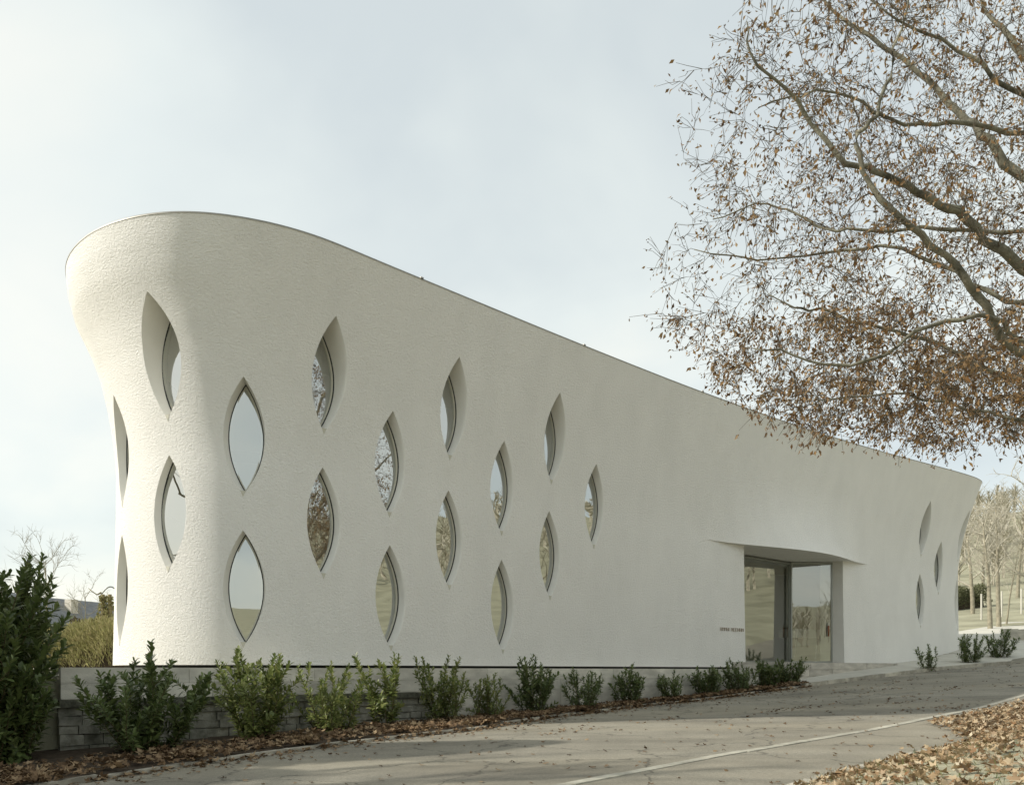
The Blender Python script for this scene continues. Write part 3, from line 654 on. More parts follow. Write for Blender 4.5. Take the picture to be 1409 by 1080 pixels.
# (column, distance from wall, height, width, stems, leaf length, young sunlit leaf, separate leaves, side shoots, label)
BUSH = [(204, 1.75, 1.8, 1.75, 15, 0.135, 0, 260, 4, 'broad dark laurel in front of the mossy block courses'),
        (350, 1.45, 1.8, 1.35, 12, 0.125, 1, 200, 4, 'tall laurel with sunlit twin tips between broad dark laurel and leggy one'),
        (455, 1.3, 1.68, 1.25, 10, 0.12, 1, 120, 3, 'spreading laurel with a bare slanting stem'),
        (533, 1.15, 1.58, 0.95, 5, 0.115, 1, 0, 3, 'thin laurel of two leggy stems against bare concrete'),
        (608, 1.15, 1.6, 1.15, 10, 0.115, 1, 0, 4, 'pale yellow-green topped laurel, the brightest of the row'),
        (668, 1.1, 1.35, 1.0, 10, 0.11, 1, 0, 3, 'half-sunlit laurel leaning beside the brightest one'),
        (735, 1.0, 1.48, 1.1, 11, 0.11, 0, 0, 4, 'upright grey-green laurel below the lowest row of windows'),
        (802, 0.9, 1.38, 1.1, 9, 0.11, 0, 0, 4, 'laurel with one side shoot standing apart on its right'),
        (866, 0.8, 1.25, 1.0, 11, 0.11, 0, 0, 4, 'bushy dark laurel where the kerb stones begin to show'),
        (923, 0.72, 1.15, 0.85, 9, 0.11, 0, 0, 4, 'narrow-topped laurel just before the entrance group'),
        (972, 0.8, 1.12, 1.05, 11, 0.11, 0, 0, 4, 'first laurel of the tight group by the entrance, under the lettering'),
        (1016, 0.9, 1.12, 1.1, 12, 0.11, 0, 0, 4, 'laurel in front of the left glass pane edge'),
        (1054, 0.95, 1.08, 1.0, 12, 0.11, 0, 0, 4, 'dense laurel in front of the glass entrance'),
        (1086, 1.0, 1.05, 1.15, 13, 0.11, 0, 0, 4, 'end laurel of the row beside the boarded concrete step')]
for i, (x, b, h, w_, ns, ll, yg, lo_, sd_, lab) in enumerate(BUSH):
    bush(lab, bpos(x, b), h*[1, 1.06, .96, 1.05, 1.04, .92, 1.05, .98, 1.02, .95, 1.0, 1.06, .95, 1.03][i], w_, ns+3, ll*[.98, 1.02, .92, 1.1, .95, .9, 1.05, .92, 1.0, .9, 1.05, .95, 1.08, .96][i], yg, lo_, i, sd_, dens=1.25 if i < 3 else 1.05)
for i, (x, y, h, w_, ns, lab) in enumerate([(1277, 921, 1.15, .9, 6, 'sparse young laurel on the pavement below the far windows'), (1333, 911, 1.35, 1.4, 13, 'round laurel at the far corner of the white building'), (1375, 904, 1.3, 1.4, 13, 'dark laurel in front of the twin young trees')]):
    X, Y, z = march(x, y); bush(lab, (X, Y, z), h, w_, ns, .12, 0, 0, 40+i, 3, 'laurels on the pavement')
Xb, Yb = -7.6, 11.8
bush('big dark laurel overhanging the end of the retaining wall', (Xb, Yb, float(zground(Xb, Yb))), 3.75, 2.75, 66, .155, 0, 280, 60, 6, None, dens=1.0, tall=1.6)

bush('dark lower laurel crowding the wall corner beside the big one', (-6.95, 11.75, float(zground(-6.95, 11.75))), 2.0, 1.35, 20, .15, 0, 0, 61, 5, None, dens=1.0)
bush('dark laurel filling the bank behind the big one', (-7.9, 12.9, float(zground(-7.9, 12.9))-.3), 1.7, 1.8, 18, .16, 0, 0, 62, 5, None, dens=1.0)

# ---------------------------------------------------------------- the beech
M_BARK = mat('beech_bark', (.30, .285, .215), .9, .2, 0, 3.5, .03, 26, col2=(.085, .08, .06), stretch=(1, 1, 1))
M_TWIG = mat('twig_bark', (.10, .085, .062), .9, .2, .25, 8)
M_BEECH = leaf_mat('brown_beech_leaf', [(.09, .055, .03), (.15, .09, .045), (.24, .155, .075), (.36, .26, .145), (.21, .11, .04), (.32, .20, .08)], .30, .6, .25)
TB = np.array([11.6, 11.9]); tz = float(zground(*TB))
beech = thing('beech_tree', 'large beech holding its dry brown leaves, its boughs reaching over the road', 'tree', loc=(*TB, tz))
def beech_tree():
    rg = np.random.default_rng(5)
    def pw(lst): return [np.array(px(x, y, Y)) for x, y, Y in lst]
    tp = lambda z, dx=0, dy=0: np.array([TB[0]+dx, TB[1]+dy, z])
    trunk = [tp(tz-.2), tp(tz+.5), tp(1.2, -.05), tp(3.2, -.1), tp(5.5, -.05, .1), tp(8, .1, .2), tp(10.5, .2, .1), tp(13, .1)]
    V, F = tube(trunk, [.75, .55, .47, .43, .34, .25, .16, .05], 14); put('trunk', V, F, M_BARK, beech, True)
    limbs = [([tp(3.0)], [(1560,330,11.9),(1409,239,12.2),(1363,199,12.3),(1324,159,12.4),(1292,115,12.5),(1224,60,12.7),(1150,10,13),(1080,-60,13.4)], .19),
      ([tp(2.4)], [(1600,480,11.4),(1409,366,11.0),(1367,338,10.9),(1328,306,10.8),(1288,287,10.7),(1248,263,10.6),(1204,239,10.5),(1168,223,10.4),(1129,171,10.4),(1089,119,10.3),(1041,72,10.2),(1018,30,10.2)], .15),
      ([tp(2.1)], [(1560,560,10.8),(1409,482,10.3),(1360,428,10.1),(1320,386,10.0),(1272,330,9.9),(1232,295,9.8),(1188,239,9.8),(1196,199,9.8),(1200,159,9.8),(1216,100,9.9),(1244,40,10),(1255,-40,10)], .115),
      ([tp(4.6)], [(1560,215,12),(1395,183,11.8),(1328,169,11.7),(1268,163,11.6),(1208,153,11.5),(1160,131,11.4),(1110,128,11.3),(1050,150,11.2)], .075),
      ([tp(5.6)], [(1560,200,11.5),(1409,131,11.4),(1360,95,11.3),(1300,60,11.3),(1248,30,11.2),(1190,-10,11.2)], .085),
      ([tp(5.2)], [(1500,190,13),(1409,80,13.2),(1379,36,13.3),(1360,0,13.4),(1330,-90,13.6)], .17),
      ([tp(2.9)], [(1500,340,11.6),(1340,318,11.7),(1268,318,11.8),(1168,318,12),(1129,307,12.1),(1089,287,12.2),(1041,275,12.3),(985,300,12.4)], .055),
      ([tp(2.6)], [(1550,450,12.8),(1409,412,13),(1348,398,13.2),(1288,370,13.4),(1208,340,13.6),(1140,352,13.8),(1040,360,14),(950,340,14.1)], .095),
      ([tp(1.9)], [(1560,560,12.2),(1409,520,12.3),(1358,507,12.4),(1306,487,12.4),(1247,463,12.5),(1190,445,12.4),(1124,428,12.4),(1088,418,12.3),(1060,402,12.3)], .085),
      ([tp(2.0)], [(1540,540,9.6),(1409,463,9.4),(1366,440,9.3),(1310,437,9.2),(1270,460,9.2),(1220,485,9.2),(1150,495,9.3),(1090,500,9.3),(1030,480,9.3)], .06),
      ([tp(1.7)], [(1560,590,11),(1409,570,10.8),(1330,555,10.8),(1250,545,10.9),(1170,545,11),(1100,560,11)], .05),
      ([tp(6.5)], [(1700,-100,10),(1500,-260,9)], .16), ([tp(3.6)], [(2150,330,12),(2500,100,12.6)], .17), ([tp(3.0)], [(1800,350,15),(1750,200,17.5)], .15), ([tp(3.3)], [(2050,300,9),(2300,150,7.5)], .14), ([tp(7)], [(2000,-150,13),(2150,-400,14)], .15)]
    nodes = []; nrad = []; ndir = []
    for st, pts, r0 in limbs:
        pts = st + pw(pts); P = np.array(pts); P[1:] += rg.normal(0, .045, P[1:].shape)
        Q = []                                             # smooth
        for i in range(len(P)-1):
            p0, p1, p2, p3 = P[max(i-1, 0)], P[i], P[i+1], P[min(i+2, len(P)-1)]
            for t in (0, .33, .66): Q.append(.5*((2*p1) + (p2-p0)*t + (2*p0-5*p1+4*p2-p3)*t*t + (3*p1-p0-3*p2+p3)*t**3))
        Q.append(P[-1]); Q = np.array(Q); Q[1:] += rg.normal(0, .022, Q[1:].shape); R = (np.linspace(1, 0, len(Q))**.9*r0*.44 + .007)*rg.uniform(.9, 1.12, len(Q))
        V, F = tube(Q, R, 9); put('bough', V, F, M_BARK, beech, True)
        for i in range(3, len(Q)): nodes.append(Q[i]); nrad.append(R[i]); ndir.append(unit(Q[i]-Q[i-1]))
    # twig ends fill the crown's volume
    poly = np.array([(1040,-20),(955,80),(930,105),(945,170),(925,235),(905,300),(885,345),(905,395),(895,455),(965,470),(985,520),(1000,540),(1060,575),(1120,602),(1200,600),(1300,618),(1409,600),(1500,640),(1700,640),(2000,600),(2400,420),(2500,-100),(2200,-700),(1500,-800),(1150,-400)])
    def inside(q):
        r = np.zeros(len(q), bool)
        for (x0, y0), (x1, y1) in zip(poly, np.roll(poly, -1, 0)):
            c = (y0 > q[:, 1]) != (y1 > q[:, 1]); r ^= c & (q[:, 0] < (x1-x0)*(q[:, 1]-y0)/(y1-y0+1e-9)+x0)
        return r
    n = 30000; P = np.stack([rg.uniform(1.2, 21, n), rg.uniform(7.2, 17.5, n), rg.uniform(2.2, 13.5, n)], 1)
    q = np.stack([CX + FPX*P[:, 0]/P[:, 1], HY - FPX*P[:, 2]/P[:, 1]], 1)
    ok = inside(q) & (((P[:, 0]-10.5)/9.6)**2 + ((P[:, 1]-12)/5.0)**2 + ((P[:, 2]-5)/8.4)**2 < 1.)
    P, q = P[ok], q[ok]; fr = (q[:, 0] < 1440) & (q[:, 1] > -40); u = rg.uniform(0, 1, len(P))
    wgt = np.where(fr, np.interp(q[:, 1], [0, 150, 400, 480, 640], [.52, .46, .52, .98, 1.05]) * np.interp(q[:, 0], [880, 1000, 1120, 1409], [.25, .55, .92, 1.]), .22)
    clump = np.sin(P[:, 0]*2.3+1)*np.sin(P[:, 1]*2.7)*np.sin(P[:, 2]*2.9+.6) + .6*np.sin(P[:, 0]*4.9)*np.sin(P[:, 2]*5.3+P[:, 1]*3)      # sprays with gaps between them
    wgt = wgt*np.clip(.85 + 1.5*clump, .12, 1.9)
    sel = u < wgt*BEECH_D; P, q, fr = P[sel], q[sel], fr[sel]
    NB = np.array(nodes); d0 = np.array([np.linalg.norm(NB-p, axis=1).min() for p in P]); o = np.argsort(d0); P, q, fr = P[o], q[o], fr[o]
    tw = MB(); LP = []; LD = []; LN = []; LL = []
    nodes = list(nodes); cap = 60000; NA = np.zeros((cap, 3)); NA[:len(nodes)] = nodes; RA = np.zeros(cap); RA[:len(nodes)] = nrad; DA = np.zeros((cap, 3)); DA[:len(nodes)] = ndir; cnt = len(nodes)
    def leafs(p, ax, k):
        for _ in range(k):
            LP.append(p + rg.normal(0, .025, 3)); LD.append(ax*.45 + np.array([0, 0, -.75]) + rg.normal(0, .5, 3)); LN.append(rg.normal(0, 1, 3)); LL.append(rg.uniform(.036, .088))
    for k in range(len(P)):
        p = P[k]; dv_ = NA[:cnt]-p; dd = np.linalg.norm(dv_, axis=1) + .5*np.maximum(0, NA[:cnt, 2]-p[2]-.3); j = dd.argmin(); a = NA[j]; ln = np.linalg.norm(p-a)
        if ln < .12: continue
        c1 = a + DA[j]*ln*.38 + np.array([0, 0, .10*ln]); ts = np.linspace(0, 1, 6)[:, None]
        B = (1-ts)**2*a + 2*ts*(1-ts)*c1 + ts*ts*p; B[1:-1] += rg.normal(0, .02*ln, (4, 3)); r0 = min(RA[j]*.6, .006+.017*ln); R = np.linspace(r0, .0028, 6)
        tw.add(tube(B, R, 4, False))
        for i in range(2, 6):
            NA[cnt] = B[i]; RA[cnt] = R[i]; DA[cnt] = unit(B[i]-B[i-1]); cnt += 1
        low = q[k, 1] > 430; nt_ = (6 if low else 4) if fr[k] else 2
        for _ in range(nt_):
            t = rg.uniform(.35, 1); i = min(int(t*5), 4); s = B[i] + (B[i+1]-B[i])*(t*5-i); ax = unit(unit(B[i+1]-B[i])*.8 + rg.normal(0, .5, 3) + np.array([-.15, -.05, -.05])); l2 = rg.uniform(.16, .42)
            e_ = s + ax*l2 + np.array([0, 0, -.06*l2]); m_ = (s+e_)/2 + rg.normal(0, .02, 3)
            tw.add(tube([s, m_, e_], [.0042, .0032, .0022], 3, False)); leafs(m_, ax, rg.integers(0, 2)); leafs(e_, ax, rg.integers(1, 4 if low else 3)); leafs(s*.3+m_*.7, ax, rg.integers(0, 2)+(1 if low else 0))
    tw.put('twigs', M_TWIG, beech, True, 'stuff')
    LL_ = np.array(LL); V, F = leaf_mesh(LP, LD, LN, LL_, LL_*rg.uniform(.34, .54, len(LL_)), .3, rg.uniform(-.1, .45, len(LL_)))
    put_np('crown', V, F, M_BEECH, beech, False, 'stuff'); print('beech', len(P), len(LL), len(tw.V))
BEECH_D = 1.55
beech_tree()

# ---------------------------------------------------------------- fallen leaves
M_LITTER = leaf_mat('fallen_leaf', [(.15, .095, .05), (.25, .165, .09), (.37, .275, .165), (.48, .39, .26), (.21, .115, .055), (.55, .48, .35)], .1, .8, .15)
M_LITTER_D = leaf_mat('damp_fallen_leaf', [(.085, .052, .028), (.15, .095, .052), (.24, .16, .09), (.34, .25, .15)], .1, .75, .2)
def litter(name, label, A_, B_, zoff, size, m, seed, tilt=.5, zf=None):
    rg = np.random.default_rng(seed); n = len(A_); x, y = xy(A_, B_); z = (zf or zground)(x, y) + zoff
    az = rg.uniform(0, 6.283, n); up = np.stack([rg.normal(0, tilt, n), rg.normal(0, tilt, n), np.ones(n)], 1)
    D = np.stack([np.cos(az), np.sin(az), np.zeros(n)], 1); D = D - unit(up)*(D*unit(up)).sum(1)[:, None]
    Ln = size*rg.uniform(.45, 1.0, n)**.8*1.35; V, F = lobed_leaf(np.stack([x, y, z], 1), D, up, Ln, rg)
    o = put_np(name, V, F, m, None, False, 'stuff'); o['label'] = label; o['category'] = 'leaves'; return o
r = np.random.default_rng(3)
a_ = r.uniform(-5, 25.4, 7500); a_ = a_ + .25*np.sin(a_*3.1); t_ = r.beta(2.0, 1.2, 7500); b_ = b_kerb(a_) + .10 - (1-t_)*np.minimum(b_kerb(a_)-.35, 2.0)
litter('leaf_litter', 'brown leaf litter under the laurels along the wall foot', a_, b_, np.where(b_ < b_kerb(a_), .05, 0) + r.uniform(.01, .05, len(a_)), .12, M_LITTER_D, 1, .4, lambda x, y: np.where(ab(x, y)[1] > b_kerb(ab(x, y)[0])-.01, zroad_at(x, y), zground(x, y)))
a_ = np.concatenate([r.uniform(-3, 25, 1300), r.uniform(2, 40, 700)]); q_ = np.concatenate([r.exponential(.25, 1300), r.uniform(0, 7.8, 700)])
b_ = b_kerb(a_) + q_; k_ = b_ < b_verge(a_)-.05; a_, b_ = a_[k_], b_[k_]
cl = r.uniform(0, 1, (15, 2))*[24, 6.5] + [4, .4]; ca = np.repeat(cl[:, 0], 22) + r.normal(0, .55, 15*22); cb_ = b_kerb(ca) + np.repeat(cl[:, 1], 22) + r.normal(0, .12, 15*22); kk = (cb_ > b_kerb(ca)+.05) & (cb_ < b_verge(ca))
a_, b_ = np.concatenate([a_, ca[kk]]), np.concatenate([b_, cb_[kk]])
litter('scattered_leaves', 'single dry leaves strewn over the grey asphalt', a_, b_, .014, .075, M_LITTER_D, 2, .2, zroad_at)
a_ = np.concatenate([r.uniform(3, 26, 20000), r.normal(17, 2.6, 7000)]); q_ = np.concatenate([r.uniform(0, 1, 20000)**1.35*9, r.uniform(-.6, 3.2, 7000)]); b_ = b_verge(a_) + .1 + q_
zf_ = lambda x, y: np.where(ab(x, y)[1] < b_verge(ab(x, y)[0]), zroad_at(x, y), zground(x, y))
mound = 0
a_ = np.concatenate([a_, r.uniform(13.6, 25, 5000)]); b_ = np.concatenate([b_, 10.4 - r.beta(1.2, 1.6, 5000)*np.interp(a_[-5000:], [13.6, 16, 20, 25], [.3, 1.9, 2.1, 1.8])]); keep_ = ~((a_ < 13.5) & (b_ < b_verge(a_)+.30) & (r.uniform(0, 1, len(a_)) < .93)); a_, b_ = a_[keep_], b_[keep_]; mound = np.exp(-((a_-18)/4.0)**2)*smooth(8.2, 10.6, b_)*.2
litter('verge_leaves', 'thick carpet of pale dry leaves on the verge beside the road', a_, b_, .012 + mound*r.uniform(.2, 1, len(a_)) + r.uniform(0, .05, len(a_)), .088, M_LITTER, 3, .5, zf_)
M_GRASS = leaf_mat('verge_grass', [(.07, .10, .03), (.13, .15, .05), (.20, .19, .08)], .3, .7, .2)
n = 9000; a_ = r.uniform(2, 26, n); b_ = b_verge(a_) + .15 + r.uniform(0, 1, n)**1.3*6; x, y = xy(a_, b_); z = zground(x, y)
V, F = leaf_mesh(np.stack([x, y, z-.01], 1), np.stack([r.normal(0, .45, n), r.normal(0, .45, n), np.ones(n)], 1), r.normal(0, 1, (n, 3)), r.uniform(.05, .12, n), np.full(n, .007), 0, .2)
g = put_np('verge_grass', V, F, M_GRASS, None, False, 'stuff'); g['label'] = 'short green grass between the leaves on the verge'; g['category'] = 'grass'
# ---------------------------------------------------------------- beyond: right side
M_BARE = mat('grey_bark', (.27, .245, .18), .9, .2, .25, 6)
M_PALE_TW = mat('pale_twig', (.44, .41, .33), .9, .2, .25, 3)  # pale twigs, lightened further to put the hillside haze into the colour
M_DARK_LEAF = leaf_mat('evergreen_leaf', [(.04, .06, .03), (.06, .085, .042), (.09, .115, .055)], .15, .6, .3)
M_OLIVE = leaf_mat('olive_grass', [(.22, .22, .085), (.30, .29, .12), (.40, .37, .19), (.31, .27, .14)], .3, .7, .2)
M_HEDGE = leaf_mat('olive_hedge_leaf', [(.09, .10, .05), (.13, .14, .07), (.18, .18, .10)], .2, .8, .2)
M_SHRUB = leaf_mat('brown_shrub', [(.09, .075, .04), (.13, .11, .055), (.17, .14, .08)], .2, .8, .2)
def gp(x, Y, dz=0): X = (x-CX)/FPX*Y; return (X, Y, float(zground(X, Y))+dz)
def bare_tree(label, base, h, seed, r0=.09, spread=.55, n0=9, fork=.35, m=None, tw=None, group=None, name='bare_tree', depth=3, up=.25, straight=.04, rb=1.):
    rg = np.random.default_rng(seed); T = thing(name, label, 'tree', group, base); tr = MB(); br = MB()
    def grow(p, d, ln, r, lvl):
        n = 6 if lvl == 0 else 4; pts = [np.array(p, float)]; d = unit(np.array(d, float))
        for i in range(n): d = unit(d + rg.normal(0, straight if lvl == 0 else .16, 3) + np.array([0, 0, up*.25 if lvl else 0])); pts.append(pts[-1] + d*ln/n)
        (tr if lvl == 0 else br).add(tube(pts, np.linspace(r, r*(.3 if lvl else .25), n+1), 7 if lvl == 0 else (4 if lvl == 1 else 3), False))
        if lvl < depth:
            k = n0 if lvl == 0 else rg.integers(5, 8)
            for j in range(k):
                t = (fork + (1-fork)*(j+.5)/k) if lvl == 0 else rg.uniform(.2, 1); i = min(int(t*n), n-1); q = pts[i] + (pts[i+1]-pts[i])*(t*n-i); az = j*2.4 + rg.uniform(-.5, .5)
                ax = unit(pts[i+1]-pts[i]); e1 = unit(np.cross(ax, [.2, .9, .3])); e2 = np.cross(ax, e1); sp = spread*rg.uniform(.8, 1.25)
                dd = ax*math.cos(sp*1.4) + (e1*math.cos(az)+e2*math.sin(az))*math.sin(sp*1.4)
                grow(q, dd, ln*((.62-.3*t)*rb if lvl == 0 else rg.uniform(.35, .55)), max(r*(.42*rb if lvl == 0 else .45), .006), lvl+1)
    grow(np.array(base)-[0, 0, .1], [0, 0, 1], h, r0, 0)
    tr.put('trunk', m or M_BARE, T, True); br.put('crown', tw or M_PALE_TW, T, True, 'stuff'); return T
for i, (x, y, h, lab) in enumerate([(1362, 896, 6.2, 'young bare tree with greenish trunk behind the pavement laurels'), (1374, 897, 7.4, 'young bare tree with darker straight trunk, taller of the pair'), (1384, 891, 5.0, 'thin bare sapling behind the pair of young trees')]):
    bare_tree(lab, gp(x, 50+1.5*i), h, 11+i, .15 if i < 2 else .06, .50, 16, .36, tw=M_PALE_TW, rb=.6)
for i, (x, Y, h, lab) in enumerate([(1338, 62, 7, 'bare orchard tree by the clipped hedge on the slope'), (1400, 74, 8, 'bare orchard tree on the sunlit meadow'), (1430, 52, 8, 'bare tree at the meadow edge'), (1352, 88, 8, 'bare tree high on the meadow')]):
    X = (x-CX)/FPX*Y; bare_tree(lab, (X, Y, float(zground(X, Y))), h, 31+i, .16, .6, 10, .25, tw=M_PALE_TW)
for i, (ph, r_, h, lab) in enumerate([(62, 46, 9, 'bare orchard tree beyond the beech, first up the slope'), (74, 60, 9, 'wide bare orchard tree on the slope behind the beech'), (84, 50, 8, 'bare orchard tree standing opposite the entrance'), (95, 66, 10, 'tall bare orchard tree opposite the middle windows'), (104, 48, 8, 'bare orchard tree opposite the windows, low on the slope'), (118, 58, 9, 'bare orchard tree at the lower end of the slope'), (140, 52, 9, 'bare tree beside the lane end of the meadow')]):
    x, y = r_*math.sin(math.radians(ph)), r_*math.cos(math.radians(ph)); bare_tree(lab, (x, y, float(zground(x, y))), h, 71+i, .17, .6, 11, .25, tw=M_BARE, depth=2 if i % 2 else 3)
# wood on the far slope: reads as one mass
def wood():
    rg = np.random.default_rng(77); mb_V = []; mb_F = []; n = 0
    for _ in range(1500):
        ph = math.radians(rg.uniform(20, 150)); r_ = rg.uniform(92, 330); x, y = r_*math.sin(ph), r_*math.cos(ph); z = float(zground(x, y)); h = rg.uniform(7, 12); k = 46 if ph < .75 else 22
        c = np.array([x, y, z]); t = rg.uniform(.25, 1, k); az = rg.uniform(0, 6.28, k); s = np.stack([np.zeros(k), np.zeros(k), t*h*.75], 1)
        rr = np.sin(np.pi*np.clip(t, .1, .95))*h*.34*rg.uniform(.5, 1.1, k); e = s + np.stack([np.cos(az)*rr, np.sin(az)*rr, rr*rg.uniform(.5, 1.2, k)], 1); wd = .05 + .0006*r_
        side = np.stack([-np.sin(az), np.cos(az), np.zeros(k)], 1)*wd; V = np.stack([s+c-side, s+c+side, e+c], 1).reshape(-1, 3); mb_V.append(V); mb_F.append(np.arange(3*k).reshape(-1, 3)+n); n += 3*k
        V = np.array([c+[-wd*1.5, 0, 0], c+[wd*1.5, 0, 0], c+[0, 0, h*.8], c+[0, -wd*1.5, 0], c+[0, wd*1.5, 0], c+[0, 0, h*.8]]); mb_V.append(V); mb_F.append(np.array([[0, 1, 2], [3, 4, 5]])+n); n += 6
    o = put_np('far_wood', np.concatenate(mb_V), np.concatenate(mb_F), M_PALE_TW, None, False, 'stuff'); o['label'] = 'bare pale wood covering the far hillside'; o['category'] = 'wood'
wood()
def hedge(label, pts, h, d, m, n, lf, seed, name='hedge', dirz=.6, group=None, cat='hedge'):
    rg = np.random.default_rng(seed); pts = [np.array(p, float) for p in pts]; L_ = [np.linalg.norm(pts[i+1]-pts[i]) for i in range(len(pts)-1)]
    base = pts[0]; T = thing(name, label, cat, group, tuple(base)); P = []; D = []
    for _ in range(n):
        i = rg.choice(len(L_), p=np.array(L_)/sum(L_)); t = rg.uniform(); p = pts[i]*(1-t)+pts[i+1]*t; q = rg.uniform(-1, 1); v = rg.uniform(0, 1)**.6
        tg = unit(pts[i+1]-pts[i]); nr = np.array([tg[1], -tg[0], 0]); hh = h*(1-.35*abs(q)**2.5)*(1+.10*math.sin(p[0]*2.1+p[1]*1.3))
        P.append(p + nr*q*d/2*(1-.25*v*v) + np.array([0, 0, v*hh])); D.append(nr*q*.8 + np.array([0, 0, dirz]) + rg.normal(0, .45, 3))
    ln = lf*rg.uniform(.6, 1.3, n); V, F = leaf_mesh(P, D, rg.normal(0, 1, (n, 3)), ln, ln*(.45 if dirz < 1 else .16), .25, .15); put_np('foliage', V, F, m, T, False, 'stuff')
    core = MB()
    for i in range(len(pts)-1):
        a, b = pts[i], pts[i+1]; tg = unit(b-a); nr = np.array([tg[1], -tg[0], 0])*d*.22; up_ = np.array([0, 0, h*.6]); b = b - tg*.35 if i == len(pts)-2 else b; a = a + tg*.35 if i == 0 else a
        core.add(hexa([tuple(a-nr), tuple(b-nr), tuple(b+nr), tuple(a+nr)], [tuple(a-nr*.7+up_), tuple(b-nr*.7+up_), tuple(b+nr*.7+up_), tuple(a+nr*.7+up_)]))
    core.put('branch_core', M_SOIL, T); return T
hedge('olive clipped hedge across the sunlit slope', [gp(1290, 66), gp(1352, 68)], 1.6, 1.6, M_HEDGE, 6000, .16, 1)
# low wall and posts beyond the road
gw = thing('garden_wall', 'low grey garden wall beside the far pavement', 'wall', loc=gp(1400, 40)); x0, y0, z0 = gp(1383, 41); x1, y1, z1 = gp(1470, 38)
for k in range(9):
    t0, t1 = k/9, (k+1)/9-.004; q = []
    for t, w_ in ((t0, 0), (t1, 0), (t1, .3), (t0, .3)): q.append((x0+(x1-x0)*t, y0+(y1-y0)*t+w_))
    zz_ = z0+(z1-z0)*t0; V, F = hexa([(*p, zz_-.4) for p in q], [(*p, zz_+.48) for p in q]); put('wall_block', V, F, M_CONC, gw)
M_POST = mat('pale_post', (.55, .53, .46), .8, .2, .1, 4)
for i, x in enumerate((1350, 1378, 1405, 1432)):
    b = gp(x, 57+i); V, F = tube([(b[0], b[1], b[2]-.2), (b[0], b[1], b[2]+1.7)], .06, 7); o = put('fence_post', V, F, M_POST); tag(o, ['pale post close to the building corner on the far meadow', 'pale post behind the thin bare sapling', 'pale post before the sunlit orchard tree', 'pale post beyond the low garden wall'][i], 'post', 'posts on the meadow')

# ---------------------------------------------------------------- beyond: left side
hedge('olive rounded grassy hedge behind the wall end', [(-18, 25.5, 0), (-14, 24.5, 0), (-10.3, 23.4, 0)], 1.25, 2.2, M_OLIVE, 40000, .15, 2, dirz=1.3)
hedge('brownish shrub in front of the grey roofs', [gp(98, 40), gp(142, 41)], 2.55, 1.6, M_SHRUB, 6000, .14, 4, 'shrub', .5, None, 'shrub')
ar = thing('garden_arch', 'ivy-clad wooden garden arch with a bent hoop on top', 'arch', loc=gp(146, 27))
M_POSTW = mat('mossy_post_wood', (.20, .17, .09), .9, .2, .3, 8)
for x in (141, 150.5):
    b = gp(x, 27); V, F = tube([(b[0], b[1], b[2]-.2), (b[0]+.02, b[1], 1.3), (b[0], b[1], 2.35)], [.075, .07, .06], 8); put('post', V, F, M_POSTW, ar, True)
    rg = np.random.default_rng(int(x)); n = 700; az = rg.uniform(0, 6.28, n); hz = rg.uniform(.05, 2.3, n); rr = .09+.04*np.sin(hz*5)
    P = np.stack([b[0]+np.cos(az)*rr, b[1]+np.sin(az)*rr, hz], 1); V, F = leaf_mesh(P, np.stack([np.cos(az), np.sin(az), rg.normal(-.2, .5, n)], 1), rg.normal(0, 1, (n, 3)), np.full(n, .08), np.full(n, .06)); put_np('ivy', V, F, M_OLIVE, ar, False, 'stuff')
hp_ = [tuple(px(136+3*k, 822-14*math.sin(k/7*2.2)-.2*k, 27)) for k in range(8)]; V, F = tube(hp_, .022, 6); put('hoop', V, F, M_STEEL, ar, True)
V, F = tube([tuple(px(139, 815, 27)), tuple(px(133, 818, 27)), tuple(px(127, 814, 27)), tuple(px(121, 809, 27))], [.03, .02, .015, .008], 5); put('climbing_stem', V, F, M_POSTW, ar, True)
bare_tree('slender bare tree rising behind the big laurel', gp(64, 40), 5.2, 51, .05, .5, 8, .45, tw=M_BARE)
bare_tree('small bare tree before the grey slate roof', gp(118, 52), 4.6, 52, .05, .6, 8, .4, tw=M_BARE)
M_HW = mat('pale_house_wall', (.62, .58, .50), .9, .2, .05, 1); M_HR = mat('slate_roof', (.20, .205, .21), .8, .3, .15, 3, .01, 20); M_HWIN = mat('dark_window', (.05, .055, .06), .2, .6)
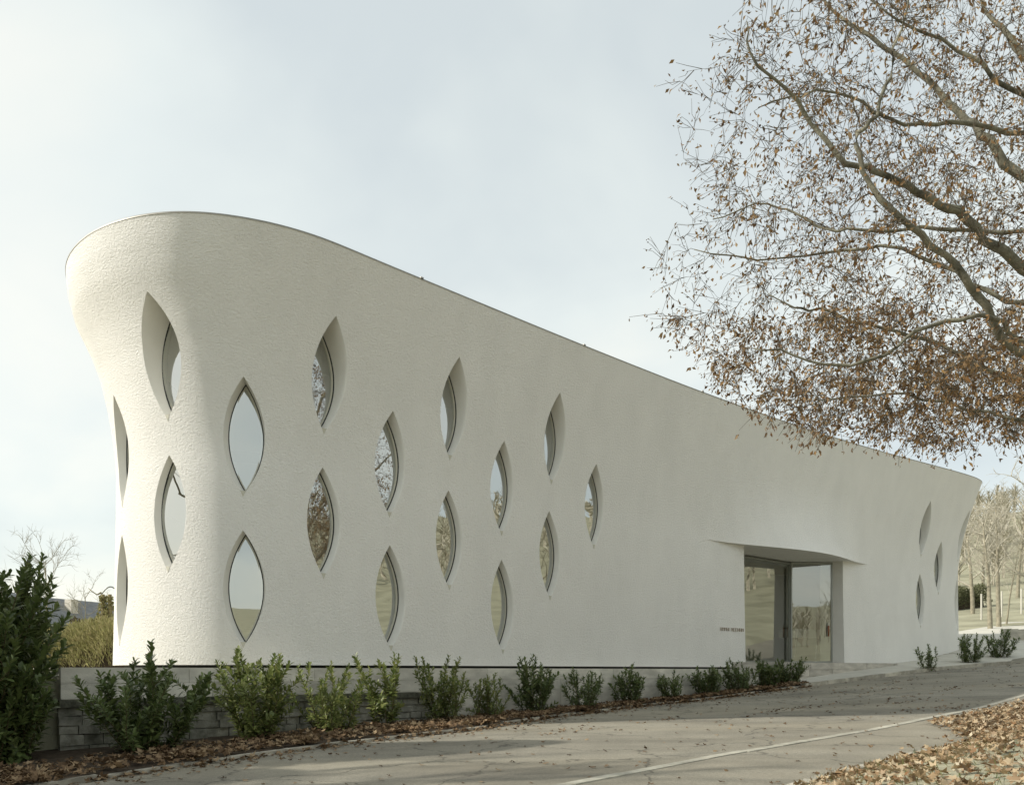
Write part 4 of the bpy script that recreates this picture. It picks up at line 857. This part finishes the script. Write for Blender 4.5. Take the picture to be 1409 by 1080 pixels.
def house_far(label, c, w_, d, eave, ridge, rot, wins):
    T = thing('gabled_house', label, 'house', 'houses beyond the garden', c); ca, sa = math.cos(rot), math.sin(rot)
    def q(u, v, z): return (c[0]+u*ca-v*sa, c[1]+u*sa+v*ca, c[2]+z)
    V = [q(-w_/2, -d/2, -1), q(w_/2, -d/2, -1), q(w_/2, d/2, -1), q(-w_/2, d/2, -1), q(-w_/2, -d/2, eave), q(w_/2, -d/2, eave), q(w_/2, d/2, eave), q(-w_/2, d/2, eave), q(0, -d/2, ridge-.12), q(0, d/2, ridge-.12)]
    put('wall', V, [(0, 1, 5, 8, 4), (2, 3, 7, 9, 6), (1, 2, 6, 5), (3, 0, 4, 7)], M_HW, T)
    mb = MB(); k = (ridge-eave)/(w_/2); ov = .45
    for s in (-1, 1):
        a = [q(0, -d/2-ov, ridge), q(s*(w_/2+ov), -d/2-ov, eave-k*ov), q(s*(w_/2+ov), d/2+ov, eave-k*ov), q(0, d/2+ov, ridge)]; mb.add((a + [(p[0], p[1], p[2]+.18) for p in a], BOXF))
    rf = mb.put('roof', M_HR, T); V, F = hexa([q(w_*.2-.3, -.3, ridge-1.2), q(w_*.2+.3, -.3, ridge-1.2), q(w_*.2+.3, .3, ridge-1.2), q(w_*.2-.3, .3, ridge-1.2)], [q(w_*.2-.3, -.3, ridge+.1), q(w_*.2+.3, -.3, ridge+.1), q(w_*.2+.3, .3, ridge+.1), q(w_*.2-.3, .3, ridge+.1)]); put('chimney', V, F, M_HW, rf)
    for u, z in wins:
        V, F = hexa([q(u-.45, -d/2-.04, z), q(u+.45, -d/2-.04, z), q(u+.45, -d/2+.1, z), q(u-.45, -d/2+.1, z)], [q(u-.45, -d/2-.04, z+1.2), q(u+.45, -d/2-.04, z+1.2), q(u+.45, -d/2+.1, z+1.2), q(u-.45, -d/2+.1, z+1.2)]); put('window', V, F, M_HWIN, T)
g_ = gp(84, 62); house_far('pale gabled house beyond the garden hedge', (g_[0], g_[1], 0), 4.6, 8, 2.9, 4.9, -.35, [(-1.6, 1.2), (1.6, 1.2), (0, 3.6)])
g_ = gp(128, 92); house_far('long low house with broad slate roof beyond the garden', (g_[0], g_[1]+4, 0), 9, 10, 2.8, 5.6, 1.5, [(-2, 1)])
g_ = gp(20, 70); house_far('pale house partly hidden behind the big laurel', (g_[0], g_[1], 0), 8, 10, 3.4, 6.0, .3, [(-1.5, 1.5), (1.5, 1.5)])

# tall evergreens across the lane, left of the picture, whose shade lies on the near road and the wall foot
for i, (x, y, h, w_, lab) in enumerate([(-10.7, 11.2, 6.3, 2.5, 'tall evergreen shrub rising beside the big laurel'), (-11.3, 8.9, 5.9, 2.6, 'tall evergreen shrub one step down the lane')]):
    z = float(zground(x, y)); T = thing('evergreen_shrub', lab, 'shrub', 'evergreens across the lane', (x, y, z)); rg = np.random.default_rng(200+i); n = 12000
    V, F = tube([(x, y, z-.1), (x+.1, y, z+h*.5), (x, y+.1, z+h*.95)], [.12, .08, .02], 7); put('trunk', V, F, M_BARE, T, True)
    t = rg.uniform(.04, 1, n); az = rg.uniform(0, 6.28, n); prof = w_/2*np.sin(np.pi*np.clip(t*.86+.14, 0, 1))**.55*(1+.16*np.sin(az*3+t*7+i)+.12*np.sin(az*5-t*11)); rr = prof*rg.uniform(.35, 1, n)**.5
    P = np.stack([x+np.cos(az)*rr, y+np.sin(az)*rr, z+t*h], 1); ln = rg.uniform(.12, .26, n); V, F = leaf_mesh(P, np.stack([np.cos(az), np.sin(az), np.full(n, .5)], 1)+rg.normal(0, .35, (n, 3)), rg.normal(0, 1, (n, 3)), ln, ln*.5); put_np('crown', V, F, M_DARK_LEAF, T, False, 'stuff')

bare_tree('bare tree across the lane, further from the house', (-13.5, 7.6, float(zground(-13.5, 7.6))), 8.5, 92, .2, .62, 18, .18, tw=M_BARE, depth=3)
